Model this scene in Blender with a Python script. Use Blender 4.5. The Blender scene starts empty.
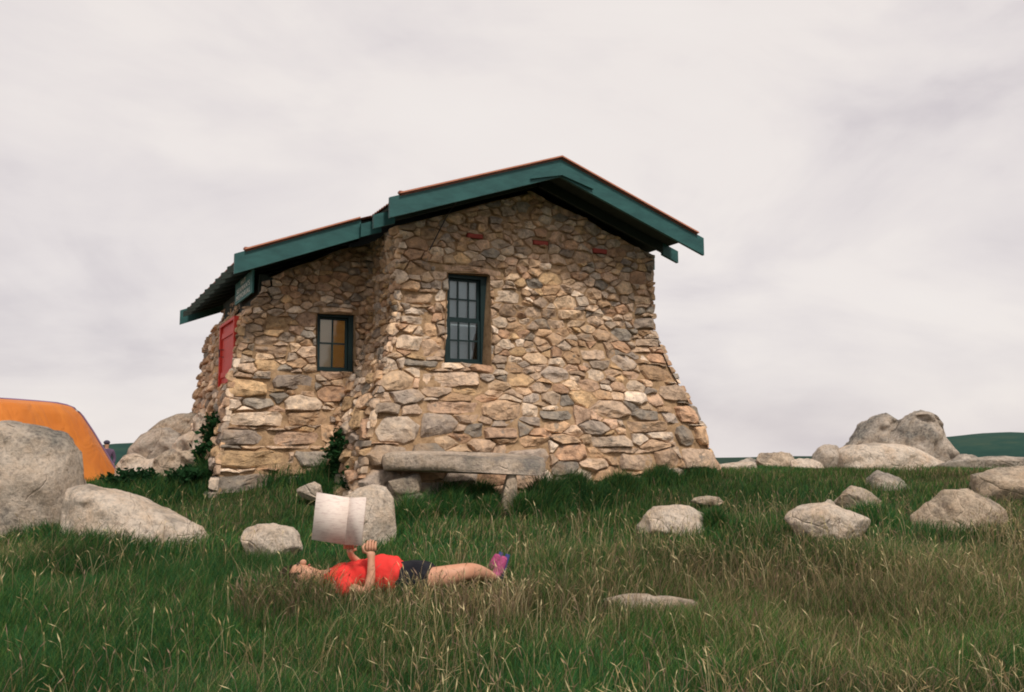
import bpy, bmesh, math, random
import numpy as np
from mathutils import Vector, Matrix, noise

random.seed(7); RNG = np.random.default_rng(11)
sc = bpy.context.scene
COL = sc.collection
F_PX, TILT, TH, HX, HY, EYE = 891.3, .111, .476, -1.229, 9.6, 1.5
R = math.radians

# ------------------------------------------------------------------ helpers
def link(o, parent=None):
    COL.objects.link(o)
    if parent: o.parent = parent
    return o
def mesh_obj(name, verts, faces, mats, parent=None, smooth=False, fmat=None, loc=None, rot=None):
    me = bpy.data.meshes.new(name); me.from_pydata([tuple(v) for v in verts], [], faces)
    for m in (mats if isinstance(mats, (list, tuple)) else [mats]): me.materials.append(m)
    if fmat is not None: me.polygons.foreach_set('material_index', np.array(fmat, dtype=np.int32))
    if smooth: me.polygons.foreach_set('use_smooth', np.ones(len(faces), bool))
    me.update()
    o = link(bpy.data.objects.new(name, me), parent)
    if loc is not None: o.location = loc
    if rot is not None: o.rotation_euler = rot
    return o
def bm_obj(name, bm, mats, parent=None, smooth=False, loc=None, rot=None):
    me = bpy.data.meshes.new(name); bmesh.ops.recalc_face_normals(bm, faces=bm.faces[:]); bm.to_mesh(me); bm.free()
    for m in (mats if isinstance(mats, (list, tuple)) else [mats]): me.materials.append(m)
    if smooth: me.polygons.foreach_set('use_smooth', np.ones(len(me.polygons), bool))
    o = link(bpy.data.objects.new(name, me), parent)
    if loc is not None: o.location = loc
    if rot is not None: o.rotation_euler = rot
    return o
def empty(name, loc, rz=0):
    o = bpy.data.objects.new(name, None); COL.objects.link(o)
    o.location = loc; o.rotation_euler = (0, 0, rz); return o
def tag(o, label=None, cat=None, group=None, kind=None):
    for k, v in (('label', label), ('category', cat), ('group', group), ('kind', kind)):
        if v: o[k] = v
    return o
def box(bm, p0, p1, M=None):
    r = bmesh.ops.create_cube(bm, size=1)
    c = [(a + b) / 2 for a, b in zip(p0, p1)]; s = [max(abs(b - a), 1e-4) for a, b in zip(p0, p1)]
    for v in r['verts']:
        v.co = Vector((v.co.x * s[0] + c[0], v.co.y * s[1] + c[1], v.co.z * s[2] + c[2]))
        if M: v.co = M @ v.co
    return r['verts']
def prism(bm, pts, y0, y1):
    "polygon in x,z extruded along y"
    a = [bm.verts.new((x, y0, z)) for x, z in pts]; b = [bm.verts.new((x, y1, z)) for x, z in pts]
    bm.faces.new(a); bm.faces.new(b[::-1]); n = len(pts)
    for i in range(n): bm.faces.new((a[i], b[i], b[(i + 1) % n], a[(i + 1) % n]))
def tube(bm, pts, rad, seg=6):
    rings = []
    pts = [Vector(p) for p in pts]
    for i, p in enumerate(pts):
        d = (pts[min(i + 1, len(pts) - 1)] - pts[max(i - 1, 0)]).normalized()
        a = d.orthogonal().normalized(); b = d.cross(a)
        r = rad[i] if isinstance(rad, (list, tuple)) else rad
        rings.append([bm.verts.new(p + (a * math.cos(t) + b * math.sin(t)) * r) for t in [2 * math.pi * k / seg for k in range(seg)]])
    for q, w in zip(rings, rings[1:]):
        # align
        off = min(range(seg), key=lambda k: (w[k].co - q[0].co - (w[0].co - q[0].co) * 0).length)
        for k in range(seg):
            bm.faces.new((q[k], q[(k + 1) % seg], w[(k + 1 + off) % seg], w[(k + off) % seg]))
    bm.faces.new(rings[0][::-1]); bm.faces.new(rings[-1])
def ray(px, py):
    a = (px - 512) / F_PX; b = -(py - 346) / F_PX
    ct, st = math.cos(TILT), math.sin(TILT)
    return Vector((a, ct - b * st, st + b * ct))
def at(px, py, Y):
    d = ray(px, py); return d * (Y / d.y) + Vector((0, 0, EYE))

DY = [-60, 0, 2, 4.5, 6, 7.5, 9, 9.5, 10, 11, 12, 14, 16, 20, 30, 40, 60, 120, 300, 900, 9000]
DD = [2.2, 1.55, 1.45, 1.22, 1.0, .85, .68, .53, .43, .37, .36, .38, .45, .7, 1.35, 2.0, 4.5, 16, 60, 90, 95]
def ndrop(y): return np.interp(y, DY, DD)
def vnoise(x, y, s=1.0, seed=0):
    x = np.asarray(x, float) / s + seed * 17.3; y = np.asarray(y, float) / s - seed * 9.1
    xi = np.floor(x); yi = np.floor(y); fx = x - xi; fy = y - yi
    fx = fx * fx * (3 - 2 * fx); fy = fy * fy * (3 - 2 * fy)
    def h(a, b):
        t = np.sin(a * 127.1 + b * 311.7 + seed * 3.7) * 43758.5453
        return t - np.floor(t)
    return (h(xi, yi) * (1 - fx) + h(xi + 1, yi) * fx) * (1 - fy) + (h(xi, yi + 1) * (1 - fx) + h(xi + 1, yi + 1) * fx) * fy
def ground(x, y):
    x = np.asarray(x, float); y = np.asarray(y, float)
    d = (ndrop(y - .5) + 2 * ndrop(y) + ndrop(y + .5)) / 4
    z = EYE - d + (vnoise(x, y, 1.3, 1) - .5) * .07 + (vnoise(x, y, .45, 2) - .5) * .03
    z = z + .09 * np.exp(-((x + 2.6) / 1.2) ** 2 - ((y - 9.9) / .6) ** 2)
    r = np.hypot(x, y)
    z = z + np.clip((r - 35) / 200, 0, 1) * (vnoise(x, y, 90, 3) - .5) * 14
    return z

# ------------------------------------------------------------------ materials
def mat(name, col=(.5, .5, .5), rough=.85, spec=.25, metal=0):
    m = bpy.data.materials.new(name); m.use_nodes = True
    b = m.node_tree.nodes['Principled BSDF']
    b.inputs['Base Color'].default_value = (*col, 1); b.inputs['Roughness'].default_value = rough
    b.inputs['Specular IOR Level'].default_value = spec; b.inputs['Metallic'].default_value = metal
    return m, m.node_tree, b
def N(nt, t, **k):
    n = nt.nodes.new(t)
    for a, v in k.items():
        if a in n.inputs.keys() if hasattr(n.inputs, 'keys') else False: n.inputs[a].default_value = v
        else: setattr(n, a, v)
    return n
def nz(nt, vec, scale, detail=5, rough=.6, dist=0):
    n = nt.nodes.new('ShaderNodeTexNoise'); n.inputs['Scale'].default_value = scale; n.inputs['Detail'].default_value = detail
    n.inputs['Roughness'].default_value = rough; n.inputs['Distortion'].default_value = dist
    if vec: nt.links.new(vec, n.inputs['Vector'])
    return n.outputs['Fac']
def ramp(nt, fac, stops):
    r = nt.nodes.new('ShaderNodeValToRGB'); e = r.color_ramp.elements
    while len(e) < len(stops): e.new(.5)
    for q, (p, c) in zip(e, stops): q.position = p; q.color = (*c, 1) if len(c) == 3 else c
    nt.links.new(fac, r.inputs['Fac']); return r.outputs['Color']
def mix(nt, fac, a, b, mode='MIX'):
    m = nt.nodes.new('ShaderNodeMix'); m.data_type = 'RGBA'; m.blend_type = mode
    for s, v in ((m.inputs['Factor'], fac), (m.inputs['A'], a), (m.inputs['B'], b)):
        if isinstance(v, (int, float)): s.default_value = v
        elif isinstance(v, tuple): s.default_value = (*v, 1)
        else: nt.links.new(v, s)
    return m.outputs['Result']
def bump(nt, b, h, strength=.5, dist=.01):
    n = nt.nodes.new('ShaderNodeBump'); n.inputs['Strength'].default_value = strength; n.inputs['Distance'].default_value = dist
    nt.links.new(h, n.inputs['Height']); nt.links.new(n.outputs['Normal'], b.inputs['Normal'])
def objc(nt): return nt.nodes.new('ShaderNodeTexCoord').outputs['Object']

def stone_mat():
    m, nt, b = mat('wall_stone', rough=.9, spec=.15); oc = objc(nt)
    a = nt.nodes.new('ShaderNodeAttribute'); a.attribute_name = 'col'
    n1 = nz(nt, oc, 14, 6, .65); n2 = nz(nt, oc, 3.1, 4, .6); n3 = nz(nt, oc, 60, 3, .7)
    c = mix(nt, 1, a.outputs['Color'], ramp(nt, n1, [(.28, (.42, .39, .37)), (.48, (.95, .95, .95)), (.72, (1.45, 1.38, 1.25))]), 'MULTIPLY')
    c = mix(nt, ramp(nt, n2, [(.52, (0, 0, 0)), (.72, (.55, .55, .55))]), c, (.44, .28, .16))      # ochre iron stain
    c = mix(nt, ramp(nt, nz(nt, oc, 7.3, 8, .75), [(.57, (0, 0, 0)), (.66, (.75, .75, .75))]), c, (.20, .185, .16))  # grey lichen
    c = mix(nt, ramp(nt, n3, [(.3, (.35, .35, .35)), (.42, (0, 0, 0))]), c, (.1, .08, .06))
    nt.links.new(c, b.inputs['Base Color'])
    bump(nt, b, mix(nt, .35, n1, n3), .9, .035); return m
def mortar_mat():
    m, nt, b = mat('mortar', rough=.95, spec=.1); oc = objc(nt)
    n = nz(nt, oc, 9, 8, .7)
    nt.links.new(ramp(nt, n, [(.3, (.16, .105, .06)), (.5, (.36, .235, .135)), (.75, (.50, .35, .22))]), b.inputs['Base Color'])
    bump(nt, b, nz(nt, oc, 25, 6, .7), .8, .03); return m
def nt_col(nt, oc):
    n = nt.nodes.new('ShaderNodeTexNoise'); n.inputs['Scale'].default_value = 2; n.inputs['Detail'].default_value = 4; nt.links.new(oc, n.inputs['Vector']); return n.outputs['Color']
def granite_mat(name='granite', base=(.40, .34, .28), dark=(.09, .085, .08), warm=(.36, .25, .15), li=.5, topl=.10):
    m, nt, b = mat(name, rough=.92, spec=.12); oc = objc(nt)
    n1 = nz(nt, oc, 5, 8, .7); n2 = nz(nt, oc, 24, 6, .75); n3 = nz(nt, oc, 2.2, 6, .6)
    c = mix(nt, ramp(nt, n1, [(.42, (0, 0, 0)), (.7, (1, 1, 1))]), base, warm)
    c = mix(nt, 1, c, ramp(nt, n2, [(.3, (.45, .45, .47)), (.5, (1, 1, 1)), (.7, (1.25, 1.22, 1.2))]), 'MULTIPLY')
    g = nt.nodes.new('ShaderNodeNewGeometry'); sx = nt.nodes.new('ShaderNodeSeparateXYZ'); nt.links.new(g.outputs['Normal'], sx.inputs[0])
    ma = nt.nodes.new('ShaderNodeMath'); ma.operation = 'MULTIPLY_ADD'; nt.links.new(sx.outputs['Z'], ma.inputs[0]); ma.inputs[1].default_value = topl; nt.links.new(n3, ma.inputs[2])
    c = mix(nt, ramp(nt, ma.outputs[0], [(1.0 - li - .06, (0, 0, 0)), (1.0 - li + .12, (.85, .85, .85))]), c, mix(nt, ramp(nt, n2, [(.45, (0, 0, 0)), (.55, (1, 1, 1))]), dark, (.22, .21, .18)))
    nt.links.new(c, b.inputs['Base Color']); vo = nt.nodes.new('ShaderNodeTexVoronoi'); vo.feature = 'DISTANCE_TO_EDGE'; vo.inputs['Scale'].default_value = 2.2; nt.links.new(mix(nt, .25, oc, nt_col(nt, oc)), vo.inputs['Vector'])
    vo.inputs['Scale'].default_value = 1.3
    cr = mix(nt, ramp(nt, n3, [(.5, (0, 0, 0)), (.56, (1, 1, 1))]), ramp(nt, vo.outputs['Distance'], [(.0, (0, 0, 0)), (.012, (1, 1, 1))]), (1., 1., 1.))
    bump(nt, b, mix(nt, .4, mix(nt, .6, n1, n2), cr, 'MULTIPLY'), 1.0, .07); return m
def paint_mat(name, c1, c2, rough=.55, scale=3):
    m, nt, b = mat(name, rough=rough, spec=.3); oc = objc(nt)
    mp = nt.nodes.new('ShaderNodeMapping'); mp.inputs['Scale'].default_value = (1, 1, 3); nt.links.new(oc, mp.inputs[0])
    n = nz(nt, mp.outputs[0], scale, 8, .7)
    c = ramp(nt, n, [(.3, c1), (.7, c2)])
    chip = ramp(nt, nz(nt, mp.outputs[0], scale * 5, 9, .78), [(.60, (0, 0, 0)), (.68, (.55, .55, .55))])
    c = mix(nt, chip, c, tuple(min(1, q * .45 + .03) for q in c1))
    nt.links.new(c, b.inputs['Base Color']); bump(nt, b, nz(nt, mp.outputs[0], 40, 3), .35, .004); return m
M = {}
M['stone'] = stone_mat(); M['mortar'] = mortar_mat()
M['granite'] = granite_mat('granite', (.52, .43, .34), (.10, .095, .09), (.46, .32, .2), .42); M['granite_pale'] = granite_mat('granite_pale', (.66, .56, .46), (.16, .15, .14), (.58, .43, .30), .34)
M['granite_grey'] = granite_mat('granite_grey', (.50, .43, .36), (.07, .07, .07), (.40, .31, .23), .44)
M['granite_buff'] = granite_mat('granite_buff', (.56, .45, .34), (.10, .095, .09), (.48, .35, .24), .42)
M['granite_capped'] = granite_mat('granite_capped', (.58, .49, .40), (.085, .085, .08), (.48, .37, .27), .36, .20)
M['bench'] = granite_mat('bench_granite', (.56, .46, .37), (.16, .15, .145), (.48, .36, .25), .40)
M['green'] = paint_mat('green_paint', (.014, .062, .062), (.032, .118, .112))
M['dgreen'] = paint_mat('window_paint', (.004, .016, .017), (.008, .026, .027), .6)
M['soffit'] = paint_mat('soffit_timber', (.02, .028, .024), (.035, .045, .038), .9)
M['rust'] = paint_mat('red_roof_iron', (.22, .07, .045), (.36, .14, .10), .6, 8)
M['verge'] = paint_mat('orange_red_iron', (.42, .15, .085), (.55, .24, .15), .6, 8)
M['brick'] = paint_mat('red_brick', (.26, .045, .035), (.36, .075, .055), .9, 12)
M['door'] = paint_mat('red_door_paint', (.52, .035, .022), (.62, .06, .04), .55)
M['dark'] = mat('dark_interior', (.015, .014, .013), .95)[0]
M['white'] = mat('sign_lettering', (.85, .90, .86), .6)[0]; M['signboard'] = paint_mat('sign_paint', (.05, .17, .17), (.07, .22, .21))
M['wire'] = mat('steel_wire', (.05, .05, .055), .6)[0]
M['sky_tone'] = paint_mat('grey_sky_tone', (.50, .60, .70), (.60, .68, .76), .9, 6)  # sky reflection tone put into the colour of a sheet
M['pinkboard'] = paint_mat('pale_board', (.92, .66, .46), (.95, .74, .55), .9, 5)
M['orangeboard'] = paint_mat('orange_board', (.95, .40, .09), (.95, .48, .14), .9, 5)
g = bpy.data.materials.new('window_glass'); g.use_nodes = True; nt = g.node_tree; nt.nodes.clear()
out = nt.nodes.new('ShaderNodeOutputMaterial'); tr = nt.nodes.new('ShaderNodeBsdfTransparent'); gl = nt.nodes.new('ShaderNodeBsdfGlossy')
gl.inputs['Roughness'].default_value = .08; tr.inputs['Color'].default_value = (.9, .93, .92, 1)
ms = nt.nodes.new('ShaderNodeMixShader'); fr = nt.nodes.new('ShaderNodeFresnel'); fr.inputs['IOR'].default_value = 1.6
nt.links.new(fr.outputs[0], ms.inputs[0]); nt.links.new(tr.outputs[0], ms.inputs[1]); nt.links.new(gl.outputs[0], ms.inputs[2]); nt.links.new(ms.outputs[0], out.inputs[0])
M['glass'] = g
def grass_mat(name, trans=.35):
    m, nt, b = mat(name, rough=.65, spec=.12)
    a = nt.nodes.new('ShaderNodeAttribute'); a.attribute_name = 'col'
    nt.links.new(a.outputs['Color'], b.inputs['Base Color'])
    t = nt.nodes.new('ShaderNodeBsdfTranslucent'); nt.links.new(a.outputs['Color'], t.inputs['Color'])
    ms = nt.nodes.new('ShaderNodeMixShader'); ms.inputs[0].default_value = trans
    nt.links.new(b.outputs[0], ms.inputs[1]); nt.links.new(t.outputs[0], ms.inputs[2]); nt.links.new(ms.outputs[0], nt.nodes['Material Output'].inputs[0])
    return m
M['grass'] = grass_mat('grass_blades')
def ground_mat():
    m, nt, b = mat('turf', rough=.95, spec=.05); oc = objc(nt)
    n = nz(nt, oc, 1.7, 8, .7); n2 = nz(nt, oc, 30, 5, .7); n3 = nz(nt, oc, .02, 8, .65)
    c = ramp(nt, mix(nt, .5, n, n2), [(.35, (.012, .026, .010)), (.5, (.035, .05, .018)), (.65, (.08, .065, .035))])
    far = ramp(nt, n3, [(.35, (.010, .032, .024)), (.6, (.022, .046, .030)), (.8, (.05, .06, .035))])
    p = nt.nodes.new('ShaderNodeVectorMath'); p.operation = 'LENGTH'; nt.links.new(oc, p.inputs[0])
    mr = nt.nodes.new('ShaderNodeMapRange'); mr.inputs[1].default_value = 40; mr.inputs[2].default_value = 90; nt.links.new(p.outputs['Value'], mr.inputs[0])
    nt.links.new(mix(nt, mr.outputs[0], c, far), b.inputs['Base Color']); bump(nt, b, n2, .6, .03); return m
M['turf'] = ground_mat()
hm, nt, b = mat('far_hillside', rough=.95, spec=.05)
nt.links.new(ramp(nt, nz(nt, objc(nt), .02, 9, .7), [(.3, (.012, .038, .034)), (.55, (.022, .056, .044)), (.75, (.05, .075, .05))]), b.inputs['Base Color']); M['hill'] = hm

# ------------------------------------------------------------------ ground and hills
xs = np.unique(np.concatenate([-np.geomspace(9, 6000, 70), np.linspace(-9, 9, 73), np.geomspace(9, 6000, 70)]))
ys = np.unique(np.concatenate([-np.geomspace(3, 3000, 30), np.linspace(-3, 20, 93), np.geomspace(20, 7000, 90)]))
XX, YY = np.meshgrid(xs, ys); ZZ = ground(XX, YY)
nx, ny = len(xs), len(ys)
V = np.stack([XX.ravel(), YY.ravel(), ZZ.ravel()], 1)
Fc = [(j * nx + i, j * nx + i + 1, (j + 1) * nx + i + 1, (j + 1) * nx + i) for j in range(ny - 1) for i in range(nx - 1)]
tag(mesh_obj('ground', V, Fc, M['turf'], smooth=True), kind='structure')

def hill(prof, Y, depth, name, label):
    """ridge whose crest passes px/py points at distance Y, with real slopes front and back"""
    px = np.linspace(prof[0][0], prof[-1][0], 80); py = np.interp(px, [p[0] for p in prof], [p[1] for p in prof])
    cr = [at(a, b, Y) for a, b in zip(px, py)]
    rows = []; ts = np.linspace(-1, 1, 41)
    for t in ts:
        row = []
        for c in cr:
            base = -90.; k = math.cos(t * math.pi / 2) ** .8 if abs(t) < 1 else 0
            x = c.x + t * depth * .25; y = c.y + t * depth
            n = noise.fractal(Vector((x * .012, y * .012, 3)), 1, 2, 5) * 5 * (1 - k * .8)
            row.append((x, y, base + (c.z - base) * k + n))
        rows.append(row)
    n = len(cr); V = [v for r_ in rows for v in r_]
    Fc = [(j * n + i, j * n + i + 1, (j + 1) * n + i + 1, (j + 1) * n + i) for j in range(len(rows) - 1) for i in range(n - 1)]
    tag(mesh_obj(name, V, Fc, M['hill'], smooth=True), label, None, None, 'structure')
hill([(640, 500), (780, 468), (880, 447), (945, 438), (985, 433.5), (1010, 433), (1060, 436), (1200, 450), (1500, 480)], 700, 330, 'hill', 'dark green hill on the right horizon')
hill([(-500, 500), (-200, 470), (20, 458), (90, 452), (115, 447), (138, 442.5), (165, 441), (230, 446), (330, 462), (420, 490)], 900, 360, 'hill', 'low dark hill on the left horizon')

# ------------------------------------------------------------------ stone hut
hut = empty('stone_hut', (HX, HY, EYE - .5), TH)
tag(hut, 'rubble stone mountain hut with green barge boards, red roof edge and flared base', 'hut')
Bz = .5           # local z = h + Bz, h measured from eye level
W, DEP, VJ, VF, UA = 3.37, 4.2, 1.015, 3.5, -1.43
e_, o_, hb, ha, tt, s_, a_, h2, Lr = .341, .638, 2.309, 3.018, .215, .377, 1.341, 1.788, 4.431
sl = (ha - hb) / (W / 2 + e_); sl2 = (hb - h2) / a_
def offm(h): return float(np.interp(h, [-.7, -.12, .19, .52, .9, 1.2, 1.45, 3], [.60, .50, .43, .31, .16, .06, .0, -.01]))
def offu(h): return float(np.interp(h, [-.7, -.2, .2, .6, 1.0, 1.45, 1.6, 1.72, 2.2], [.34, .27, .20, .13, .07, 0, -.09, -.18, -.19]))
def offv(h): return float(np.interp(h, [-.7, -.2, .2, .6, 1.0, 1.5, 3], [.40, .30, .20, .10, .05, 0, 0]))
def roofh(u):
    if u > W / 2: return ha - sl * (u - W / 2)
    if u > -e_: return ha - sl * (W / 2 - u)
    return hb - sl2 * (-e_ - u)
def P_front(u, h, d): o = offm(h); return (u + (2 * u / W - 1) * o, -o - d, h + Bz)
def P_side(w, h, d):
    o = offm(h); k = w / VJ; return (-o - d, -o + k * (VJ + .05 + o - offv(h)), h + Bz)
def P_annex(u, h, d):
    k = min(1, max(0, 1 - (u - UA) / .8)); return (u - offu(h) * k, VJ - offv(h) - d, h + Bz)
def P_aside(w, h, d):
    k = (w - VJ) / (VF - VJ); v0 = VJ - offv(h); return (UA - offu(h) - d, v0 + k * (VF + offv(h) - v0), h + Bz)
def P_right(w, h, d):
    o = offm(h); return (W + o + d, -o + (w / DEP) * (DEP + o), h + Bz)

def clip(poly, n, c):
    "keep n.p <= c"
    out = []; m = len(poly)
    for i in range(m):
        p, q = poly[i], poly[(i + 1) % m]
        dp = n[0] * p[0] + n[1] * p[1] - c; dq = n[0] * q[0] + n[1] * q[1] - c
        if dp <= 0: out.append(p)
        if (dp < 0 < dq) or (dq < 0 < dp):
            t = dp / (dp - dq); out.append((p[0] + t * (q[0] - p[0]), p[1] + t * (q[1] - p[1])))
    return out
def area(p): return abs(sum(p[i][0] * p[(i + 1) % len(p)][1] - p[(i + 1) % len(p)][0] * p[i][1] for i in range(len(p)))) / 2
ANI = 1.75
PAL = [(.57, .385, .24), (.51, .34, .21), (.63, .46, .31), (.56, .385, .27), (.44, .315, .22), (.58, .40, .23),
       (.48, .36, .265), (.46, .365, .28), (.72, .57, .43), (.49, .31, .20), (.58, .43, .31), (.60, .42, .28)]
def rand_col(rs, h):
    c = np.array(PAL[rs.integers(len(PAL))]) * np.array([1.02, 1.0, 1.0]) if rs.random() > (.16 if h > .8 else .30) else np.array([(.31, .265, .22), (.42, .34, .28), (.72, .58, .46)][rs.integers(3)])
    return c * rs.uniform(.68, 1.15)
def stones_for(u0, u1, h0, topf, holes, forced, seed, size):
    """irregular rubble layout: a power diagram of unequal seeds, cut at the openings"""
    rs = np.random.default_rng(seed)
    S = []
    for k in range(7000):
        u = rs.uniform(u0 - .1, u1 + .1); h = rs.uniform(h0, max(topf((u0 + u1) / 2), topf(u0), topf(u1)) + .1)
        big = size(h); r = big * rs.choice([.62, .85, 1.1, 1.45], p=[.22, .33, .27, .18])
        if k > 5000: r = big * .5
        y = h * ANI
        if all((u - a) ** 2 + (y - b_) ** 2 > ((r + c) * .79) ** 2 for a, b_, c in S): S.append((u, y, r))
    polys = []
    A = np.array(S)
    for i, (x, y, r) in enumerate(S):
        p = [(x - .5, y - .5), (x + .5, y - .5), (x + .5, y + .5), (x - .5, y + .5)]
        d2 = (A[:, 0] - x) ** 2 + (A[:, 1] - y) ** 2
        for j in np.argsort(d2)[1:26]:
            X, Y, Q = A[j]; n = (X - x, Y - y); c = (X * X + Y * Y - Q * Q - x * x - y * y + r * r) / 2
            p = clip(p, n, c)
            if len(p) < 3: break
        if len(p) < 3: continue
        p = [(a, b_ / ANI) for a, b_ in p]
        # walls' outline
        p = clip(p, (1, 0), u1); p = clip(p, (-1, 0), -u0)
        if len(p) < 3: continue
        um = sum(q[0] for q in p) / len(p); du = .05
        g1 = (topf(um + du) - topf(um - du)) / (2 * du); p = clip(p, (-g1, 1), topf(um) - g1 * um)
        for (a, b_, c, d) in holes + [f[:4] for f in forced]:
            if len(p) < 3: break
            xs_ = [q[0] for q in p]; ys_ = [q[1] for q in p]
            if max(xs_) <= a or min(xs_) >= c or max(ys_) <= b_ or min(ys_) >= d: continue
            opts = [clip(p, (1, 0), a), clip(p, (-1, 0), -c), clip(p, (0, 1), b_), clip(p, (0, -1), -d)]
            p = max(opts, key=lambda o: area(o) if len(o) > 2 else 0)
        if len(p) > 2 and area(p) > .0022: polys.append(p)
    for f in forced:
        a, b_, c, d = f[:4]; m_ = min(c - a, d - b_); U_ = lambda k: rs.uniform(0, k * m_)
        q = [(a + U_(.25), b_ + U_(.12)), (a + (c - a) * rs.uniform(.3, .7), b_), (c - U_(.25), b_ + U_(.2)), (c, d - U_(.5)), (c - U_(.55), d - U_(.1)), (a + U_(.35), d - U_(.22)), (a, b_ + (d - b_) * rs.uniform(.3, .7))]
        polys.append(q)
    return polys
def wall(name, P, u0, u1, h0, topf, holes=(), forced=(), seed=1, size=lambda h: .1, ext0=.035, ext1=.035):
    holes = list(holes); forced = list(forced); rs = np.random.default_rng(seed + 100)
    verts, faces, fm, cols = [], [], [], []
    # core sheet with openings
    us = sorted(set(list(np.linspace(u0, u1, 25)) + [q for h_ in holes for q in (h_[0], h_[2])] + ([W / 2] if u0 < W / 2 < u1 else [])))
    hs = sorted(set(list(np.arange(h0, 2.2, .12)) + [q for h_ in holes for q in (h_[1], h_[3])]))
    grid = {}
    def gv(u, h):
        k = (round(u, 5), round(h, 5))
        if k not in grid: grid[k] = len(verts); verts.append(P(u, h, 0)); cols.append((.3, .2, .15))
        return grid[k]
    for i in range(len(us) - 1):
        for j in range(len(hs)):
            ua, ub = us[i], us[i + 1]; lo = hs[j]; hi = hs[j + 1] if j + 1 < len(hs) else 99
            ta, tb = topf(ua), topf(ub)
            if lo >= min(ta, tb): continue
            if any(a - 1e-6 <= ua and ub <= c + 1e-6 and b_ - 1e-6 <= lo and hi <= d + 1e-6 for a, b_, c, d in holes): continue
            nxt = hs[j + 1] if j + 1 < len(hs) else 99
            if nxt >= min(ta, tb) : va, vb = ta, tb
            else: va = vb = nxt
            faces.append((gv(ua, lo), gv(ub, lo), gv(ub, vb), gv(ua, va))); fm.append(1)
    # window and door reveals go 0.24 m in
    for a, b_, c, d in holes:
        rim = [(a, b_), (c, b_), (c, d), (a, d)]
        for k in range(4):
            p, q = rim[k], rim[(k + 1) % 4]; i0 = len(verts)
            verts += [P(*p, .015), P(*q, .015), P(*q, -.24), P(*p, -.24)]; cols += [(.2, .14, .11)] * 4
            faces.append((i0, i0 + 1, i0 + 2, i0 + 3)); fm.append(1)
    ntf = len(faces)
    for poly in stones_for(u0 - ext0, u1 + ext1, h0, lambda u: topf(min(max(u, u0), u1)) - .01, holes, forced, seed, size):
        ar = area(poly); gap = rs.uniform(.002, .007) if ar > .006 else .002
        # resample, round corners
        pts = []
        n = len(poly)
        for i in range(n):
            p, q = np.array(poly[i]), np.array(poly[(i + 1) % n]); L = np.linalg.norm(q - p); m = max(1, int(L / .05))
            rd = min(.14, .009 / max(L, .01))
            for t in np.linspace(rd, 1 - rd, m + 1): pts.append(p + (q - p) * t)
        pts = np.array(pts); cen = pts.mean(0); n = len(pts)
        rad = pts - cen; rl = np.linalg.norm(rad, axis=1, keepdims=True)
        pts = cen + rad * np.clip(1 - gap / np.maximum(rl, .01), .5, 1) + rs.normal(0, .0035, rad.shape)
        sz = math.sqrt(ar); H = rs.uniform(.022, .062) * (1.15 if sz > .2 else 1) + (.02 if min(abs(cen[0] - u0), abs(cen[0] - u1)) < .2 else 0); pw = rs.uniform(6, 20)
        tx, ty = rs.normal(0, .13, 2); sd = rs.uniform(0, 50); H += (.03 * min(1, max(0, (.8 - cen[1]) / .5)) if sz > .16 else 0)
        col = rand_col(rs, cen[1]); base = len(verts)
        Rk = [1.0, .97, .90, .76, .56, .3]; PL = [(H * rs.uniform(.75, 1.25), *(rs.normal(0, .34, 2))) for _ in range(3)]
        for k, rr in enumerate(Rk):
            for q in pts:
                w = cen + (q - cen) * rr
                d = H * (1 - rr ** pw) if k else -.012
                loc = w - cen
                if k: d = min([d + (tx * loc[0] + ty * loc[1]) * (1 - rr ** 6)] + [a0 + gx * loc[0] + gy * loc[1] for a0, gx, gy in PL]) + noise.fractal(Vector((w[0] * 9, w[1] * 11, sd)), .8, 2, 3) * .020 * (1 - rr ** 4)
                e = noise.noise(Vector((w[0] * 14, w[1] * 14, sd + 9))) * .011
                verts.append(P(w[0] + e, w[1] + e * .6, max(d, .001) if k > 1 else d)); cols.append(col)
        verts.append(P(cen[0], cen[1], min(H, min(q_[0] for q_ in PL)) + noise.noise(Vector((cen[0] * 9, cen[1] * 11, sd))) * .012)); cols.append(col)
        for k in range(len(Rk) - 1):
            for i in range(n):
                a = base + k * n + i; b_ = base + k * n + (i + 1) % n
                faces.append((a, b_, b_ + n, a + n)); fm.append(0)
        for i in range(n):
            faces.append((base + 5 * n + i, base + 5 * n + (i + 1) % n, base + 6 * n)); fm.append(0)
    V_ = np.array(verts)
    for i, v in enumerate(V_):          # one shared unevenness so that neighbouring walls still meet at the corners
        nv = noise.noise_vector(Vector(v) * 2.6); V_[i] = v + np.array(nv) * .026
    o = mesh_obj(name, V_, faces, [M['stone'], M['mortar']], hut, False, fm)
    ca = o.data.color_attributes.new('col', 'FLOAT_COLOR', 'POINT')
    ca.data.foreach_set('color', np.hstack([np.array(cols, dtype=np.float32), np.ones((len(cols), 1), np.float32)]).ravel())
    return o
size_m = lambda h: float(np.interp(h, [-.4, .3, .9, 1.6, 3], [.16, .145, .115, .10, .095]))
WIN = (.575, .90, 1.095, 1.94); SWN = (-.63, .85, -.185, 1.535)
VENTS = [(.80, 2.355, 1.01, 2.41), (1.655, 2.36, 1.87, 2.418), (2.49, 2.345, 2.705, 2.405)]
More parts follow.
